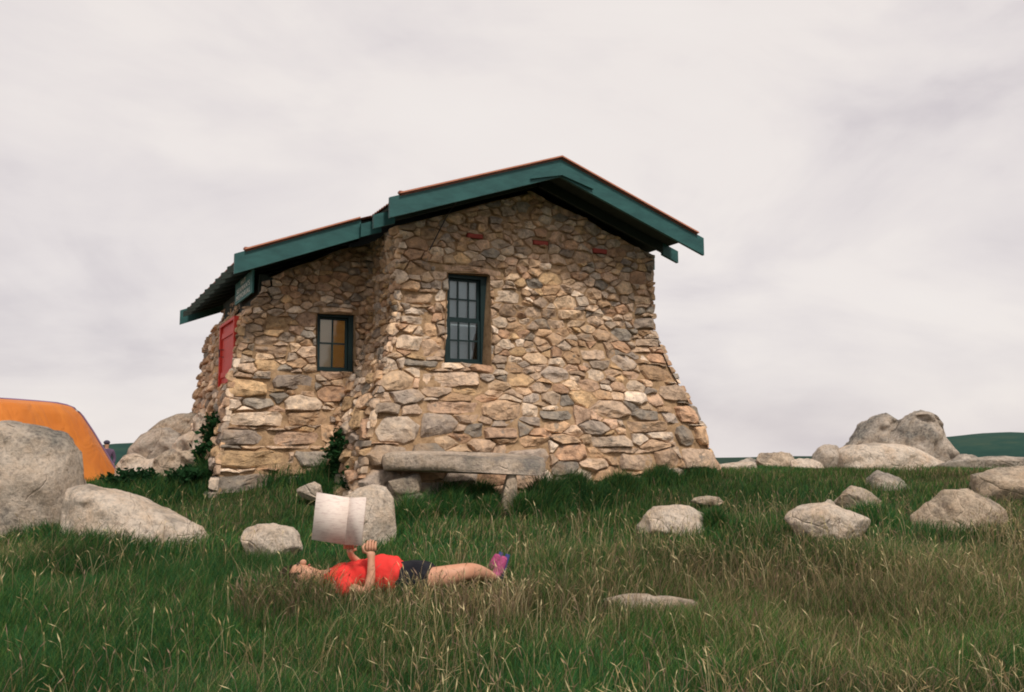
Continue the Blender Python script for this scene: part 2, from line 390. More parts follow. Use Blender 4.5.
ff = [(.42, 1.955, 1.30, 2.03), (.02, .03, .42, .32), (-.02, -.22, .36, .02), (-.03, -.5, .3, -.23), (.34, .62, .95, .80), (.15, .84, .52, .93), (.98, .08, 1.32, .2), (.42, .33, .95, .47),
      (3.02, .52, 3.40, .76), (3.12, .27, 3.40, .5), (2.98, -.02, 3.22, .26), (3.23, -.02, 3.40, .25), (3.0, -.3, 3.40, -.04), (2.45, .15, 2.95, .3), (2.05, -.02, 2.5, .12),
      (1.55, .28, 1.92, .40), (2.92, .78, 3.40, .98), (3.1, 1.0, 3.4, 1.14), (2.2, 1.02, 2.55, 1.17), (1.2, -.22, 1.6, -.02), (2.3, -.3, 2.7, -.08), (1.15, 1.62, 1.5, 1.8), (2.0, 1.5, 2.4, 1.62),
      (.03, 1.02, .3, 1.2), (.0, 1.3, .3, 1.42), (.05, 1.55, .42, 1.7), (3.05, 1.22, 3.4, 1.33), (3.08, 1.45, 3.4, 1.6), (3.12, 1.75, 3.4, 1.87)]
rt = lambda u: roofh(u) - .01
wall('front_wall', P_front, 0, W, -.75, rt, [WIN] + VENTS, ff, 5, size_m)
wall('side_wall', P_side, 0, VJ, -.75, lambda w: 2.42, [], [(.0, .05, .22, .3)], 6, lambda h: size_m(h) * .82, .035, 0)
af = [(-1.1, .62, -.66, .83), (-1.5, .52, -1.12, .74), (-1.45, .2, -.95, .38), (-.93, .24, -.5, .4), (-1.5, .0, -1.1, .18), (-1.06, .0, -.62, .17), (-1.5, -.24, -.9, -.03), (-.85, -.24, -.4, -.04), (-1.5, -.5, -1.0, -.27),
      (-1.2, 1.3, -.95, 1.45), (-.6, 1.55, -.2, 1.61), (-1.3, 1.02, -.95, 1.12)]
wall('annex_wall', P_annex, UA, 0, -.75, rt, [SWN], af, 9, lambda h: size_m(h) * .98, .035, 0)
DOOR = (1.14, .70, 2.10, 1.46)
wall('porch_wall', P_aside, VJ, VF, -.75, lambda w: 1.86 if w > 2.2 else 1.56, [DOOR], [], 12, lambda h: size_m(h) * .95)
wall('right_wall', P_right, 0, DEP, -.75, lambda w: 2.42, [], [(0, .0, .3, .25), (0, .5, .35, .75), (0, .27, .25, .48)], 14, size_m, .035, .0)
# plain rendered back walls
bm = bmesh.new()
box(bm, (-.02, DEP - .1, -.2), (W + .02, DEP, 2.42 + Bz)); 
box(bm, (UA + .2, VF - .1, -.2), (0, VF - .02, 1.8 + Bz))
bm_obj('back_wall', bm, M['mortar'], hut)
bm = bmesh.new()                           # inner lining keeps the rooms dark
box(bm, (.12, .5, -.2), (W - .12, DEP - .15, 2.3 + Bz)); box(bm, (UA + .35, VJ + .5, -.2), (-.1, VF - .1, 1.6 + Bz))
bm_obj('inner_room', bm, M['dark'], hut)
# timber beam over the porch door
bm = bmesh.new(); box(bm, (UA + .14, VJ + .02, 1.5 + Bz), (UA + .24, VF - .1, 1.93 + Bz)); box(bm, (UA + .17, VJ - .004, 1.62 + Bz), (UA + .30, VJ + .016, 1.9 + Bz))
bm_obj('porch_beam', bm, M['soffit'], hut)
# door, part open in its red frame
dr = empty('door', (UA - .055, DOOR[0] + .0, .70 + Bz)); dr.parent = hut; dr.scale = (1, 1, .72)
bm = bmesh.new()
for k in range(5): box(bm, (-.02, .047 + k * .174, .02), (.02, .047 + k * .174 + .169, 1.0))
for z in (.15, .8): box(bm, (-.035, .08, z), (-.0205, .88, z + .09))
bm_obj('door_leaf', bm, M['door'], dr)
bm = bmesh.new(); box(bm, (-.05, 0, 0), (.05, .045, 1.05)); box(bm, (-.05, .915, 0), (.05, .96, 1.05)); box(bm, (-.05, .045, 1.005), (.05, .915, 1.05)); bm_obj('door_frame', bm, M['door'], dr)
bm = bmesh.new(); tube(bm, [(-.02, .80, .5), (-.07, .80, .5), (-.07, .80, .62), (-.02, .80, .62)], .009); bm_obj('handle', bm, M['wire'], dr)
# air bricks
for a, b_, c, d in VENTS:
    bm = bmesh.new(); box(bm, (a + .008, -.028, b_ + Bz + .003), (c - .008, .06, d + Bz - .003)); bmesh.ops.bevel(bm, geom=bm.edges[:], offset=.006, segments=2, affect='EDGES')
    for k in range(5): x = a + .03 + k * (c - a - .06) / 4; box(bm, (x - .006, -.03, b_ + Bz + .018), (x + .006, -.027, d + Bz - .018))
    bm_obj('air_brick', bm, M['brick'], hut)

def window(hole, v, cols, sashes, rows, back):
    a, b_, c, d = hole; w = c - a; H = d - b_; r = empty('window', (a, v, b_ + Bz)); r.parent = hut
    fw = .045 if w > .48 else .035
    bm = bmesh.new()
    box(bm, (0, 0, 0), (fw, .09, H)); box(bm, (w - fw - (.035 if w > .48 else .02), 0, 0), (w, .09, H)); box(bm, (fw, .002, H - fw), (w - fw, .088, H)); box(bm, (fw, .002, 0), (w - fw, .088, fw))
    bm_obj('window_frame', bm, M['dgreen'], r)
    bm = bmesh.new(); box(bm, (-.02, -.10, -.035), (w + .02, .08, -.002)); bm_obj('window_sill', bm, M['dgreen'], r)
    x0, x1 = fw, w - fw - (.035 if w > .48 else .02)
    zs = np.linspace(fw, H - fw, sashes + 1)
    for s in range(sashes):
        sash = empty('sash', (0, .03 + .025 * (sashes - 1 - s) * -1 + .02, 0)); sash.parent = r
        z0, z1 = zs[s] + .001, zs[s + 1] - .001; k = .028
        bm = bmesh.new()
        box(bm, (x0, 0, z0), (x0 + k, .022, z1)); box(bm, (x1 - k, 0, z0), (x1, .022, z1)); box(bm, (x0 + k, .001, z0), (x1 - k, .021, z0 + k)); box(bm, (x0 + k, .001, z1 - k), (x1 - k, .021, z1))
        for i in range(1, cols): x = x0 + (x1 - x0) * i / cols; box(bm, (x - .009, .002, z0 + k), (x + .009, .02, z1 - k))
        for i in range(1, rows): z = z0 + (z1 - z0) * i / rows; box(bm, (x0 + k, .0035, z - .009), (x1 - k, .0185, z + .009))
        bm_obj('sash_bars', bm, M['dgreen'], sash)
        bm = bmesh.new(); box(bm, (x0 + .01, .009, z0 + .01), (x1 - .01, .012, z1 - .01)); bm_obj('pane', bm, M['glass'], sash)
    back(r, x0, x1, H)
    return r
def sky_sheet(r, x0, x1, H):  # sheet added behind the glass to carry the grey-blue of reflected sky
    bm = bmesh.new(); n = 30; edge = []
    for i in range(n + 1):
        z = .02 + (H - .04) * i / n; w = x1
        if z < H * .47: w = x1 - .045 - .03 * noise.noise(Vector((z * 9, 1, 4))) - .03 * math.sin(z * 9)
        edge.append((w, z))
    pts = [(x0, .02)] + edge + [(x0, H - .02)]
    prism(bm, pts, .088, .092); bm_obj('sky_sheet', bm, M['sky_tone'], r)
def boards(r, x0, x1, H):
    bm = bmesh.new(); xm = (x0 + x1) / 2; box(bm, (x0 - .0, .066, .01), (xm - .002, .078, H - .01)); bm_obj('shutter_board', bm, M['pinkboard'], r)
    bm = bmesh.new(); box(bm, (xm + .002, .066, .01), (x1, .078, H - .01)); bm_obj('shutter_board', bm, M['orangeboard'], r)
window(WIN, .06, 3, 2, 2, sky_sheet); window(SWN, VJ + .03, 2, 1, 2, boards)

# ---- roof
def rp2(u): return hb - sl2 * (-e_ - u) + Bz
def rp(u, up=0): return roofh(u) + up + Bz
def fascia(name, u_a, u_b, v0, v1, parent=hut, m='green', lo=0, hi=tt, hf=None):
    us = [u_a] + ([W / 2] if min(u_a, u_b) < W / 2 < max(u_a, u_b) else []) + [u_b]
    hf = hf or rp
    bm = bmesh.new(); prism(bm, [(u, hf(u) + lo) for u in us] + [(u, hf(u) + hi) for u in us[::-1]], v0, v1)
    return bm_obj(name, bm, M[m], parent)
def rp2_(u): return hb - sl2 * (-e_ - u) + Bz
roof = empty('roof', (0, 0, 0)); roof.parent = hut
fascia('barge_board', -e_, W / 2 - .001, -o_, -o_ + .04, roof); fascia('barge_board', W / 2 + .001, W + e_, -o_, -o_ + .04, roof)
fascia('verge_strip', -e_ + .1, W / 2 - .001, -o_ - .04, -o_ + .01, roof, m='verge', lo=tt + .008, hi=tt + .024); fascia('verge_strip', W / 2 + .001, W + e_ - .1, -o_ - .04, -o_ + .01, roof, m='verge', lo=tt + .008, hi=tt + .024); fascia('verge_strip', -a_ - e_ + .1, -e_, s_ - .04, s_ + .01, roof, m='verge', lo=tt + .008, hi=tt + .024, hf=lambda u: rp2(u))
bm = bmesh.new(); prism(bm, [(W / 2 - .40, rp(W / 2 - .40) + .055), (W / 2, rp(W / 2) + .012), (W / 2 + .42, rp(W / 2 + .42) + .05), (W / 2 + .36, rp(W / 2 + .36) + .09), (W / 2, rp(W / 2) + .12), (W / 2 - .34, rp(W / 2 - .34) + .085)], -o_ - .03, -o_ - .002); bm_obj('apex_plate', bm, M['green'], roof)
fascia('barge_board', -a_ - e_, -e_ + .02, s_, s_ + .04, roof, hf=rp2)
vs = [-o_ + .5 * k + .508 for k in range(0, 10)]
fascia('rafter_tail', -e_, -.102, s_ - .065, s_ - .02, roof, lo=.0, hi=.15)
for v in vs:        # rafters, coloured dark as eave shade; their green tails stick out beyond the iron
    if v < 4.4:
        fascia('rafter', W / 2 + .02, W + .1, v, v + .045, roof, lo=0.03, hi=.15, m='soffit'); fascia('rafter_tail', W + .102, W + e_, v, v + .045, roof, lo=0, hi=.15)
    if v < s_ - .1: fascia('rafter', -.1, W / 2 - .02, v, v + .045, roof, lo=.03, hi=.15, m='soffit'); fascia('rafter_tail', -e_, -.102, v, v + .045, roof, lo=.0, hi=.15)
k = 1
while s_ + .40 * k < s_ + Lr - .2:
    fascia('rafter', -a_ - e_, W / 2 - .02 if 0 else -.1, s_ + .40 * k, s_ + .40 * k + .045, roof, hf=lambda u: rp2(u) if u < -e_ else rp2(-e_) + (u + e_) * sl, lo=.07, hi=.15, m='soffit'); k += 1  # annex rafters also hold the shade under the eave in their dark colour
fascia('barge_board', -a_ - e_, -.2, s_ + Lr - .04, s_ + Lr, roof, hf=rp2)
def slab(name, pts, v0, v1, th, m):
    bm = bmesh.new(); prism(bm, [(u, z) for u, z in pts] + [(u, z - th) for u, z in pts[::-1]], v0, v1); return bm_obj(name, bm, m, roof)
cut = .14
slab('soffit_lining', [(-e_ + cut, rp(-e_ + cut) + .19), (W / 2, rp(W / 2) + .19)], -o_ + .041, s_ - .001, .035, M['soffit'])
slab('soffit_lining', [(W / 2 + .001, rp(W / 2) + .19), (W + e_ - cut, rp(W + e_ - cut) + .19)], -o_ + .041, 4.6, .035, M['soffit'])
slab('soffit_lining', [(-a_ - e_ + cut, rp2(-a_ - e_ + cut) + .19), (-e_, rp2(-e_) + .19), (W / 2, rp(W / 2) + .19)], s_ + .041, s_ + Lr - .041, .035, M['soffit'])
def iron(pts, v0, v1):
    "corrugated sheet, ridges running down the slope"
    n = int((v1 - v0) / .0127); V_, F_ = [], []; m = len(pts)
    for i in range(n + 1):
        v = v0 + (v1 - v0) * i / n; dz = .009 * math.cos(2 * math.pi * (v - v0) / .0762)
        for q in (0, -.004):
            for u, z in pts: V_.append((u, v, z + dz + q))
    for i in range(n):
        for k in range(m - 1):
            a = i * 2 * m + k; b_ = a + 2 * m
            F_.append((a, a + 1, b_ + 1, b_)); F_.append((a + m, b_ + m, b_ + m + 1, a + m + 1))
        for k in (0, m - 1):
            a = i * 2 * m + k; F_.append((a, a + m, a + 3 * m, a + 2 * m))
    for i in (0, n):
        for k in range(m - 1):
            a = i * 2 * m + k; F_.append((a, a + 1, a + m + 1, a + m))
    o = mesh_obj('roof_iron', V_, F_, M['rust'], roof, True); return o
up = .19 + .022
iron([(-e_ + cut - .03, rp(-e_ + cut - .03) + up), (W / 2 - .004, rp(W / 2) + up)], -o_ - .03, s_ - .03)
iron([(W / 2 + .004, rp(W / 2) + up), (W + e_ - cut + .03, rp(W + e_ - cut + .03) + up)], -o_ - .03, 4.65)
iron([(-a_ - e_ + cut - .03, rp2(-a_ - e_ + cut - .03) + up), (-e_, rp2(-e_) + up + .004), (W / 2 - .004, rp(W / 2) + up)], s_ - .028, s_ + Lr + .03)
bm = bmesh.new(); prism(bm, [(W / 2 - .13, rp(W / 2 - .13) + up + .012), (W / 2, rp(W / 2) + up + .028), (W / 2 + .13, rp(W / 2 + .13) + up + .012), (W / 2, rp(W / 2) + up + .02)], -o_ - .02, 4.6)
bm_obj('ridge_cap', bm, M['rust'], roof)
for (u, v, f_) in ((-e_ + cut - .02, -o_ - .02, rp), (W + e_ - cut + .02, -o_ - .02, rp), (-a_ - e_ + cut - .02, s_ - .01, rp2)):
    bm = bmesh.new(); box(bm, (u - .03, v, f_(u) + up - .0), (u + .03, v + .05, f_(u) + up + .04)); bmesh.ops.bevel(bm, geom=bm.edges[:], offset=.01, segments=2, affect='EDGES')
    bm_obj('sheet_clip', bm, M['rust'], roof)
bm = bmesh.new(); tube(bm, [(.47, -.5, 2.62 + Bz), (.45, -.25, 2.5 + Bz), (.33, -.055, 2.15 + Bz)], .007); bm_obj('cable', bm, M['wire'], hut)

# ---- sign over the door
Msg = Matrix.Rotation(TH, 4, 'Z'); so = Matrix.Translation((HX, HY, EYE)) @ Msg
sp = so @ Vector((UA + .08, VJ + .06, 1.72))
sign = empty('sign', sp, TH); tag(sign, 'small dark green name sign with pale lettering hanging over the red door', 'sign')
SW, SH = 1.05, .27
bm = bmesh.new(); box(bm, (-.012, 0, 0), (.012, SW, SH)); bmesh.ops.bevel(bm, geom=bm.edges[:], offset=.004, segments=1, affect='EDGES'); bm_obj('board', bm, M['signboard'], sign)
for i, (t, sz) in enumerate([('HUT', .075), ('SEAMAN\'S', .085), ('MEMORIAL', .085)][::1]):
    cu = bpy.data.curves.new('lettering', 'FONT'); cu.body = t; cu.size = sz; cu.extrude = .002; cu.align_x = 'CENTER'; cu.space_character = 1.25
    to = bpy.data.objects.new('tmp', cu); COL.objects.link(to); bpy.context.view_layer.update()
    me = bpy.data.meshes.new_from_object(to.evaluated_get(bpy.context.evaluated_depsgraph_get())); bpy.data.objects.remove(to)
    me.materials.clear(); me.materials.append(M['white'])
    o = link(bpy.data.objects.new('lettering', me), sign)
    o.scale = (1.75, 1, 1); o.rotation_euler = (R(90), 0, R(-90)); o.location = (-.0155, SW / 2, SH - .075 - i * .08)
bm = bmesh.new()
bm.free()
for y in (.1, SW - .1):
    bm = bmesh.new(); tube(bm, [(0, y, SH - .01), (.02, y, SH + .12)], .006); bm_obj('bracket', bm, M['wire'], sign)

# ------------------------------------------------------------------ rocks
ROCKS = []
def rock_mesh(dims, seed, cuts=14, amp=.10, sub=5, flat=.8, sq=1.0):
    rs = np.random.default_rng(seed); bm = bmesh.new(); bmesh.ops.create_icosphere(bm, subdivisions=sub, radius=1)
    planes = []
    for _ in range(cuts):
        n = rs.normal(size=3); n /= np.linalg.norm(n); planes.append((Vector(n), rs.uniform(.58, .93)))
    off = Vector(rs.uniform(-50, 50, 3))
    for v in bm.verts:
        p = v.co.copy()
        if sq != 1: p = Vector([math.copysign(abs(c) ** sq, c) for c in p])
        for n, d in planes:
            k = p.dot(n) - d
            if k > 0: p -= n * k * .97
        q = Vector((p.x * dims[0], p.y * dims[1], p.z * dims[2]))
        sc_ = max(dims); f1 = noise.fractal(q * (1.3 / sc_) + off, 1, 2, 3); f2 = noise.fractal(q * (5 / sc_) + off, .9, 2, 4)
        f3 = noise.fractal(q * (16 / sc_) + off, .8, 2, 3); q += q.normalized() * (f1 * amp * sc_ + f2 * amp * .42 * sc_ + f3 * amp * .12 * sc_)
        v.co = q
    return bm
def rock(label, xl, xr, yt, Y, m='granite', seed=1, depth=.8, cuts=15, amp=.10, rot=0, sq=1.0, ybot=None, tilt=0, group=None, name='boulder', cat='boulder', sink=.12):
    a, b_ = at(xl, yt, Y), at(xr, yt, Y); hw = (b_.x - a.x) / 2; cx = (a.x + b_.x) / 2; top = a.z
    bot = float(ground(cx, Y)) - max(sink, .55 * (top - float(ground(cx, Y)))) if ybot is None else at(xl, ybot, Y).z
    hz = (top - bot) / 2; dy = hw * depth
    bm = rock_mesh((hw, dy, hz), seed, cuts, amp, 5, sq=sq)
    if tilt: bmesh.ops.rotate(bm, verts=bm.verts, matrix=Matrix.Rotation(tilt, 3, 'Y'))
    xs_ = [v.co.x for v in bm.verts]; zs_ = [v.co.z for v in bm.verts]
    kx = 2 * hw / (max(xs_) - min(xs_)); kz = (top - bot) / (max(zs_) - min(zs_)); mx = (max(xs_) + min(xs_)) / 2; mz = (max(zs_) + min(zs_)) / 2
    for v in bm.verts: v.co.x = (v.co.x - mx) * kx; v.co.z = (v.co.z - mz) * kz + (top - bot) / 2
    o = bm_obj(name, bm, M[m], smooth=True, loc=(cx, Y, bot))
    tag(o, label, cat, group); ROCKS.append((cx, Y, hw * .82, dy * .8)); return o
def outline_rock(label, pts, Y, depth, m, seed, sinkz=.25, amp=.05, group=None):
    """boulder whose silhouette follows measured points; rounded in depth"""
    bm = bmesh.new(); P_ = [at(x, y, Y) for x, y in pts]; gx = sum(p.x for p in P_) / len(P_); gz = float(ground(gx, Y)) - sinkz
    xs0 = [p.x for p in P_]; off = Vector((seed * 3.1, seed, 0))
    nxx, nt_ = 64, 40; ring = []
    x0, x1 = xs0[0], xs0[-1]
    for i in range(nxx + 1):
        k = i / nxx; k2 = .5 - .5 * math.cos(math.pi * k); x = x0 + (x1 - x0) * k2
        zt = float(np.interp(x, xs0, [p.z for p in P_])); hz = max(zt - gz, .02)
        wd = depth * math.sin(math.pi * min(max(k2, .015), .985)) ** .5
        row = []
        for j in range(nt_ + 1):
            t = math.pi * j / nt_; cx_, sx_ = math.cos(t), math.sin(t)
            y = -math.copysign(abs(cx_) ** .75, cx_) * wd; z = gz + hz * abs(sx_) ** .7
            q = Vector((x, y, z)); vd = noise.voronoi(q * 2.4 + off)[0]; f = (noise.fractal(q * 3.2 + off, .85, 2, 6) * amp + (.32 - vd[0]) * amp * 1.1) * min(1, hz * 2); c2 = noise.noise(q * 1.1 + off) * amp * 2
            edge = min(1, 6 * k * (1 - k) + .1) 
            row.append(bm.verts.new((x - gx, y + (f * 2 + c2) * edge, z - gz + (f * .6) * (1 - abs(cx_)) * edge)))
        ring.append(row)
    for a, b_ in zip(ring, ring[1:]):
        for j in range(nt_): bm.faces.new((a[j], a[j + 1], b_[j + 1], b_[j]))
    bm.faces.new([v for v in ring[0]]); bm.faces.new([v for v in ring[-1]][::-1])
    o = bm_obj('boulder', bm, M[m], smooth=True, loc=(gx, Y, gz)); tag(o, label, 'boulder', group)
    ROCKS.append((gx, Y, (x1 - x0) / 2 * .85, depth * .85)); return o

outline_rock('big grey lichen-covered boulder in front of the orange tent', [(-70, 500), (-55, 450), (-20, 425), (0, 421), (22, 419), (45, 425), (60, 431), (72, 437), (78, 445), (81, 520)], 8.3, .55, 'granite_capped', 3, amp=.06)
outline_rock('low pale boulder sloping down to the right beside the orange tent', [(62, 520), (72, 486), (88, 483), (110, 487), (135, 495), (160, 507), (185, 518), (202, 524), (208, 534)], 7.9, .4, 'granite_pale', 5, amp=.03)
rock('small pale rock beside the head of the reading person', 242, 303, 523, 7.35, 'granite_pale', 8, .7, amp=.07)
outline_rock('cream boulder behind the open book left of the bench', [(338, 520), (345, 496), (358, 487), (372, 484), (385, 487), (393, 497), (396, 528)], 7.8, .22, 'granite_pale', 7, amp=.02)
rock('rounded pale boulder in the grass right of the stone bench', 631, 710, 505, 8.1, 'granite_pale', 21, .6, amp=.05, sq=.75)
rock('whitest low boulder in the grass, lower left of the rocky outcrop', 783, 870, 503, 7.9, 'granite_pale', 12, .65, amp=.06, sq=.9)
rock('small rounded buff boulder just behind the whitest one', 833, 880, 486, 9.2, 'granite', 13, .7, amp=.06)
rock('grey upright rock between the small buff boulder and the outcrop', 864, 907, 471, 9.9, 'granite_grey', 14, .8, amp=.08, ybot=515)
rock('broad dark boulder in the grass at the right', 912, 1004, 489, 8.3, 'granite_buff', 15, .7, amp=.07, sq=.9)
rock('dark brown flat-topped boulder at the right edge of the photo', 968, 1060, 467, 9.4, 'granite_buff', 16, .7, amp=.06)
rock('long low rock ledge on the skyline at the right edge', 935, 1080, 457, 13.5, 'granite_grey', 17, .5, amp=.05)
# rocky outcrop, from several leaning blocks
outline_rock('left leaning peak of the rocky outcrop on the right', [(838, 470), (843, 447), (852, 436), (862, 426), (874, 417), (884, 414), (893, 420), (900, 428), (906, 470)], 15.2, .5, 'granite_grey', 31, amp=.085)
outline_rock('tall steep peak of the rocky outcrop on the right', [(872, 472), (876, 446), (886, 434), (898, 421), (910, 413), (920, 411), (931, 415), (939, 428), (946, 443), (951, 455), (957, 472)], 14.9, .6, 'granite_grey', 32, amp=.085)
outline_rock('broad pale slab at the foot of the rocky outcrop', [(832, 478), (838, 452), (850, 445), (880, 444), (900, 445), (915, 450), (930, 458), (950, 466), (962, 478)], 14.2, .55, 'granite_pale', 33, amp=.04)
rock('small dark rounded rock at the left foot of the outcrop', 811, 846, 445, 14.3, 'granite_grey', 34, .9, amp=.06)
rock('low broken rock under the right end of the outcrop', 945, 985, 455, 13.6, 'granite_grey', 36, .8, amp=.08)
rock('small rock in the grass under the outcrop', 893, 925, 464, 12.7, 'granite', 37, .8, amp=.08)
# low rocks along the crest right of the hut
for i, (a, b_, t, Y, m) in enumerate([(703, 717, 449, 11.6, 'granite_buff'), (716, 758, 462, 12.0, 'granite_pale'), (757, 795, 452, 14.0, 'granite_buff'), (788, 824, 459, 13.4, 'granite_pale'), (728, 762, 458, 14.2, 'granite_grey')]):
    rock(['buff stone leaning on the right corner of the hut', 'long pale flat rock in the grass close right of the hut', 'grassy buff rock highest on the crest right of the hut', 'pale low rock just left of the outcrop', 'low grey rock on the skyline close right of the hut'][i], a, b_, t, Y, m, 40 + i, .8, amp=.07)
rock('thin pale rock lying in the grass right of the bench', 690, 724, 496, 9.2, 'granite', 47, .5, amp=.06, ybot=506)
rock('tiny pale rock in the grass just left of the whitest boulder', 818, 838, 500, 8.7, 'granite_pale', 48, .7, amp=.06)
rock('small pale rock in the grass below the small window', 297, 322, 481, 9.2, 'granite_pale', 49, .6, amp=.05, ybot=500)
rock('long flat pale rock almost buried in the foreground grass', 588, 712, 594, 5.85, 'granite', 50, .32, amp=.05, tilt=R(0), sink=.06)
# boulders heaped by the door
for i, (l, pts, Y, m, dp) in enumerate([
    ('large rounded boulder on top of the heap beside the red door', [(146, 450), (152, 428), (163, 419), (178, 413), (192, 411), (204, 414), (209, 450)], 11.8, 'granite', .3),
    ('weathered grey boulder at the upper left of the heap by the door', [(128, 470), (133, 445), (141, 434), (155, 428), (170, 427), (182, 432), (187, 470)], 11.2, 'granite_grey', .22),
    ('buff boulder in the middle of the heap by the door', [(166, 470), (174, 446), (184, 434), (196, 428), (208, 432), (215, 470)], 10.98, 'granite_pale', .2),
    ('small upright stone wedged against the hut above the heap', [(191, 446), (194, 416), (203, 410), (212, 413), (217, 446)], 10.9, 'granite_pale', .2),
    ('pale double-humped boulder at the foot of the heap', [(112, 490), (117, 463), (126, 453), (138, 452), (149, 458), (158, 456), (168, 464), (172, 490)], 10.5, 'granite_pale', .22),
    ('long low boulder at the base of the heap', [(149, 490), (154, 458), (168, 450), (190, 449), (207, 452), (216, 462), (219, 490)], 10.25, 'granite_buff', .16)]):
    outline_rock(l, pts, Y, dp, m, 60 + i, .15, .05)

# ------------------------------------------------------------------ stone bench
BY = 8.95
bc = at(465, 452, BY); gl_ = float(ground(bc.x, BY)); bench = empty('stone_bench', (bc.x, BY, gl_), R(3))
tag(bench, 'rough granite slab bench on stone legs against the hut wall', 'bench')
top = at(465, 455, BY).z - gl_; bot = at(465, 473, BY).z - gl_; L2 = (at(543, 460, BY).x - at(387, 460, BY).x) / 2
def blk(c, d, seed, m='bench', name='leg', amp=.05, sq=.45, parent=bench, cuts=5):
    bm = rock_mesh(d, seed, cuts, amp, 5, sq=sq); return bm_obj(name, bm, M[m], parent, True, loc=c)
blk((0, 0, (top + bot) / 2), (L2 * 1.04, .25, (top - bot) / 2 * 1.5), 3, 'bench', 'seat', .022, .3)
xl = at(404, 470, BY).x - bc.x; xr = at(508, 470, BY).x - bc.x
leg = blk((xl, -.02, bot - .10), (.17, .16, .11), 4, 'granite_buff'); blk((.06, 0, -.2), (.15, .15, .12), 5, 'granite_buff', 'leg_stone', parent=leg); blk((-.12, .06, -.16), (.10, .13, .16), 15, 'granite', 'leg_stone', parent=leg)
blk((xr, -.02, bot / 2 - .08), (.085, .15, bot / 2 + .10), 6, 'granite_buff')

# ------------------------------------------------------------------ tent
tm, nt, b = mat('orange_tent_cloth', rough=.6, spec=.2); oc = objc(nt)
nt.links.new(ramp(nt, nz(nt, oc, 2.5, 4, .5), [(.3, (.70, .215, .035)), (.7, (.78, .27, .05))]), b.inputs['Base Color'])
b.inputs['Sheen Weight'].default_value = .1
t2 = nt.nodes.new('ShaderNodeBsdfTranslucent'); t2.inputs['Color'].default_value = (.75, .22, .03, 1); ms = nt.nodes.new('ShaderNodeMixShader'); ms.inputs[0].default_value = .3
nt.links.new(b.outputs[0], ms.inputs[1]); nt.links.new(t2.outputs[0], ms.inputs[2]); nt.links.new(ms.outputs[0], nt.nodes['Material Output'].inputs[0])
mw = nt.nodes.new('ShaderNodeMapping'); mw.inputs['Scale'].default_value = (1.6, 1.6, .5); mw.inputs['Rotation'].default_value = (.3, .5, 0); nt.links.new(oc, mw.inputs[0])
bump(nt, b, nz(nt, mw.outputs[0], 2.2, 3, .45, 1.0), .6, .10); M['tent'] = tm
M['pole'] = mat('purple_pole_sleeve', (.20, .13, .22), .6)[0]
TY = 10.2; tp = at(115, 488, TY); tg = float(ground(-6, TY)); ttop = at(30, 395, TY).z - tg
tent = empty('tent', (tp.x - 1.68, TY + .3, tg), R(-16)); tag(tent, 'orange dome tent pitched behind the big grey boulder', 'tent')
bm = bmesh.new(); A_ = 1.32; nseg = 128; nr = 44; rings = []
def tent_pt(ph, t):
    "t 0 at ground .. 1 at crown"
    w = A_ * float(np.interp(t, [0, .3, .55, .72, .8, .88, 1], [1, .86, .745, .655, .585, .46, 0])); z = ttop * float(np.interp(t, [0, .3, .55, .72, .8, .88, 1], [0, .34, .62, .82, .915, .955, 1]))
    c, s = math.cos(ph), math.sin(ph); sqr = 1 / (abs(c) ** 3.4 + abs(s) ** 3.4) ** (1 / 3.4)
    sag = 1 - .07 * math.sin(math.pi * min(1, t)) * abs(math.cos(2 * ph)) ** 2
    r_ = w * sqr * sag; wr = 1 + .006 * math.sin(ph * 22 + 3 * t) * (1 - t)
    return Vector((r_ * c * wr, r_ * s * wr, z))
for j in range(nr):
    rings.append([bm.verts.new(tent_pt(2 * math.pi * i / nseg, j / nr)) for i in range(nseg)])
cr_ = bm.verts.new((0, 0, ttop))
for a, b_ in zip(rings, rings[1:]):
    for i in range(nseg): bm.faces.new((a[i], a[(i + 1) % nseg], b_[(i + 1) % nseg], b_[i]))
for i in range(nseg): bm.faces.new((rings[-1][i], rings[-1][(i + 1) % nseg], cr_))
bm_obj('flysheet', bm, M['tent'], tent, True)
for k in range(2):
    ph = math.pi / 4 + k * math.pi / 2
    pts = [tent_pt(ph, t) * 1.006 for t in np.linspace(0, 1, 24)] + [tent_pt(ph + math.pi, t) * 1.006 for t in np.linspace(1, 0, 24)][1:]
    bm = bmesh.new(); tube(bm, pts, .012, 6); bm_obj('pole_sleeve', bm, M['pole'], tent, True)
bm = bmesh.new(); q = tent_pt(-math.pi / 4, .35); tube(bm, [q, Vector((q.x * 1.45, q.y * 1.45, .02))], .003, 5); bm_obj('guy_line', bm, M['white'], tent)

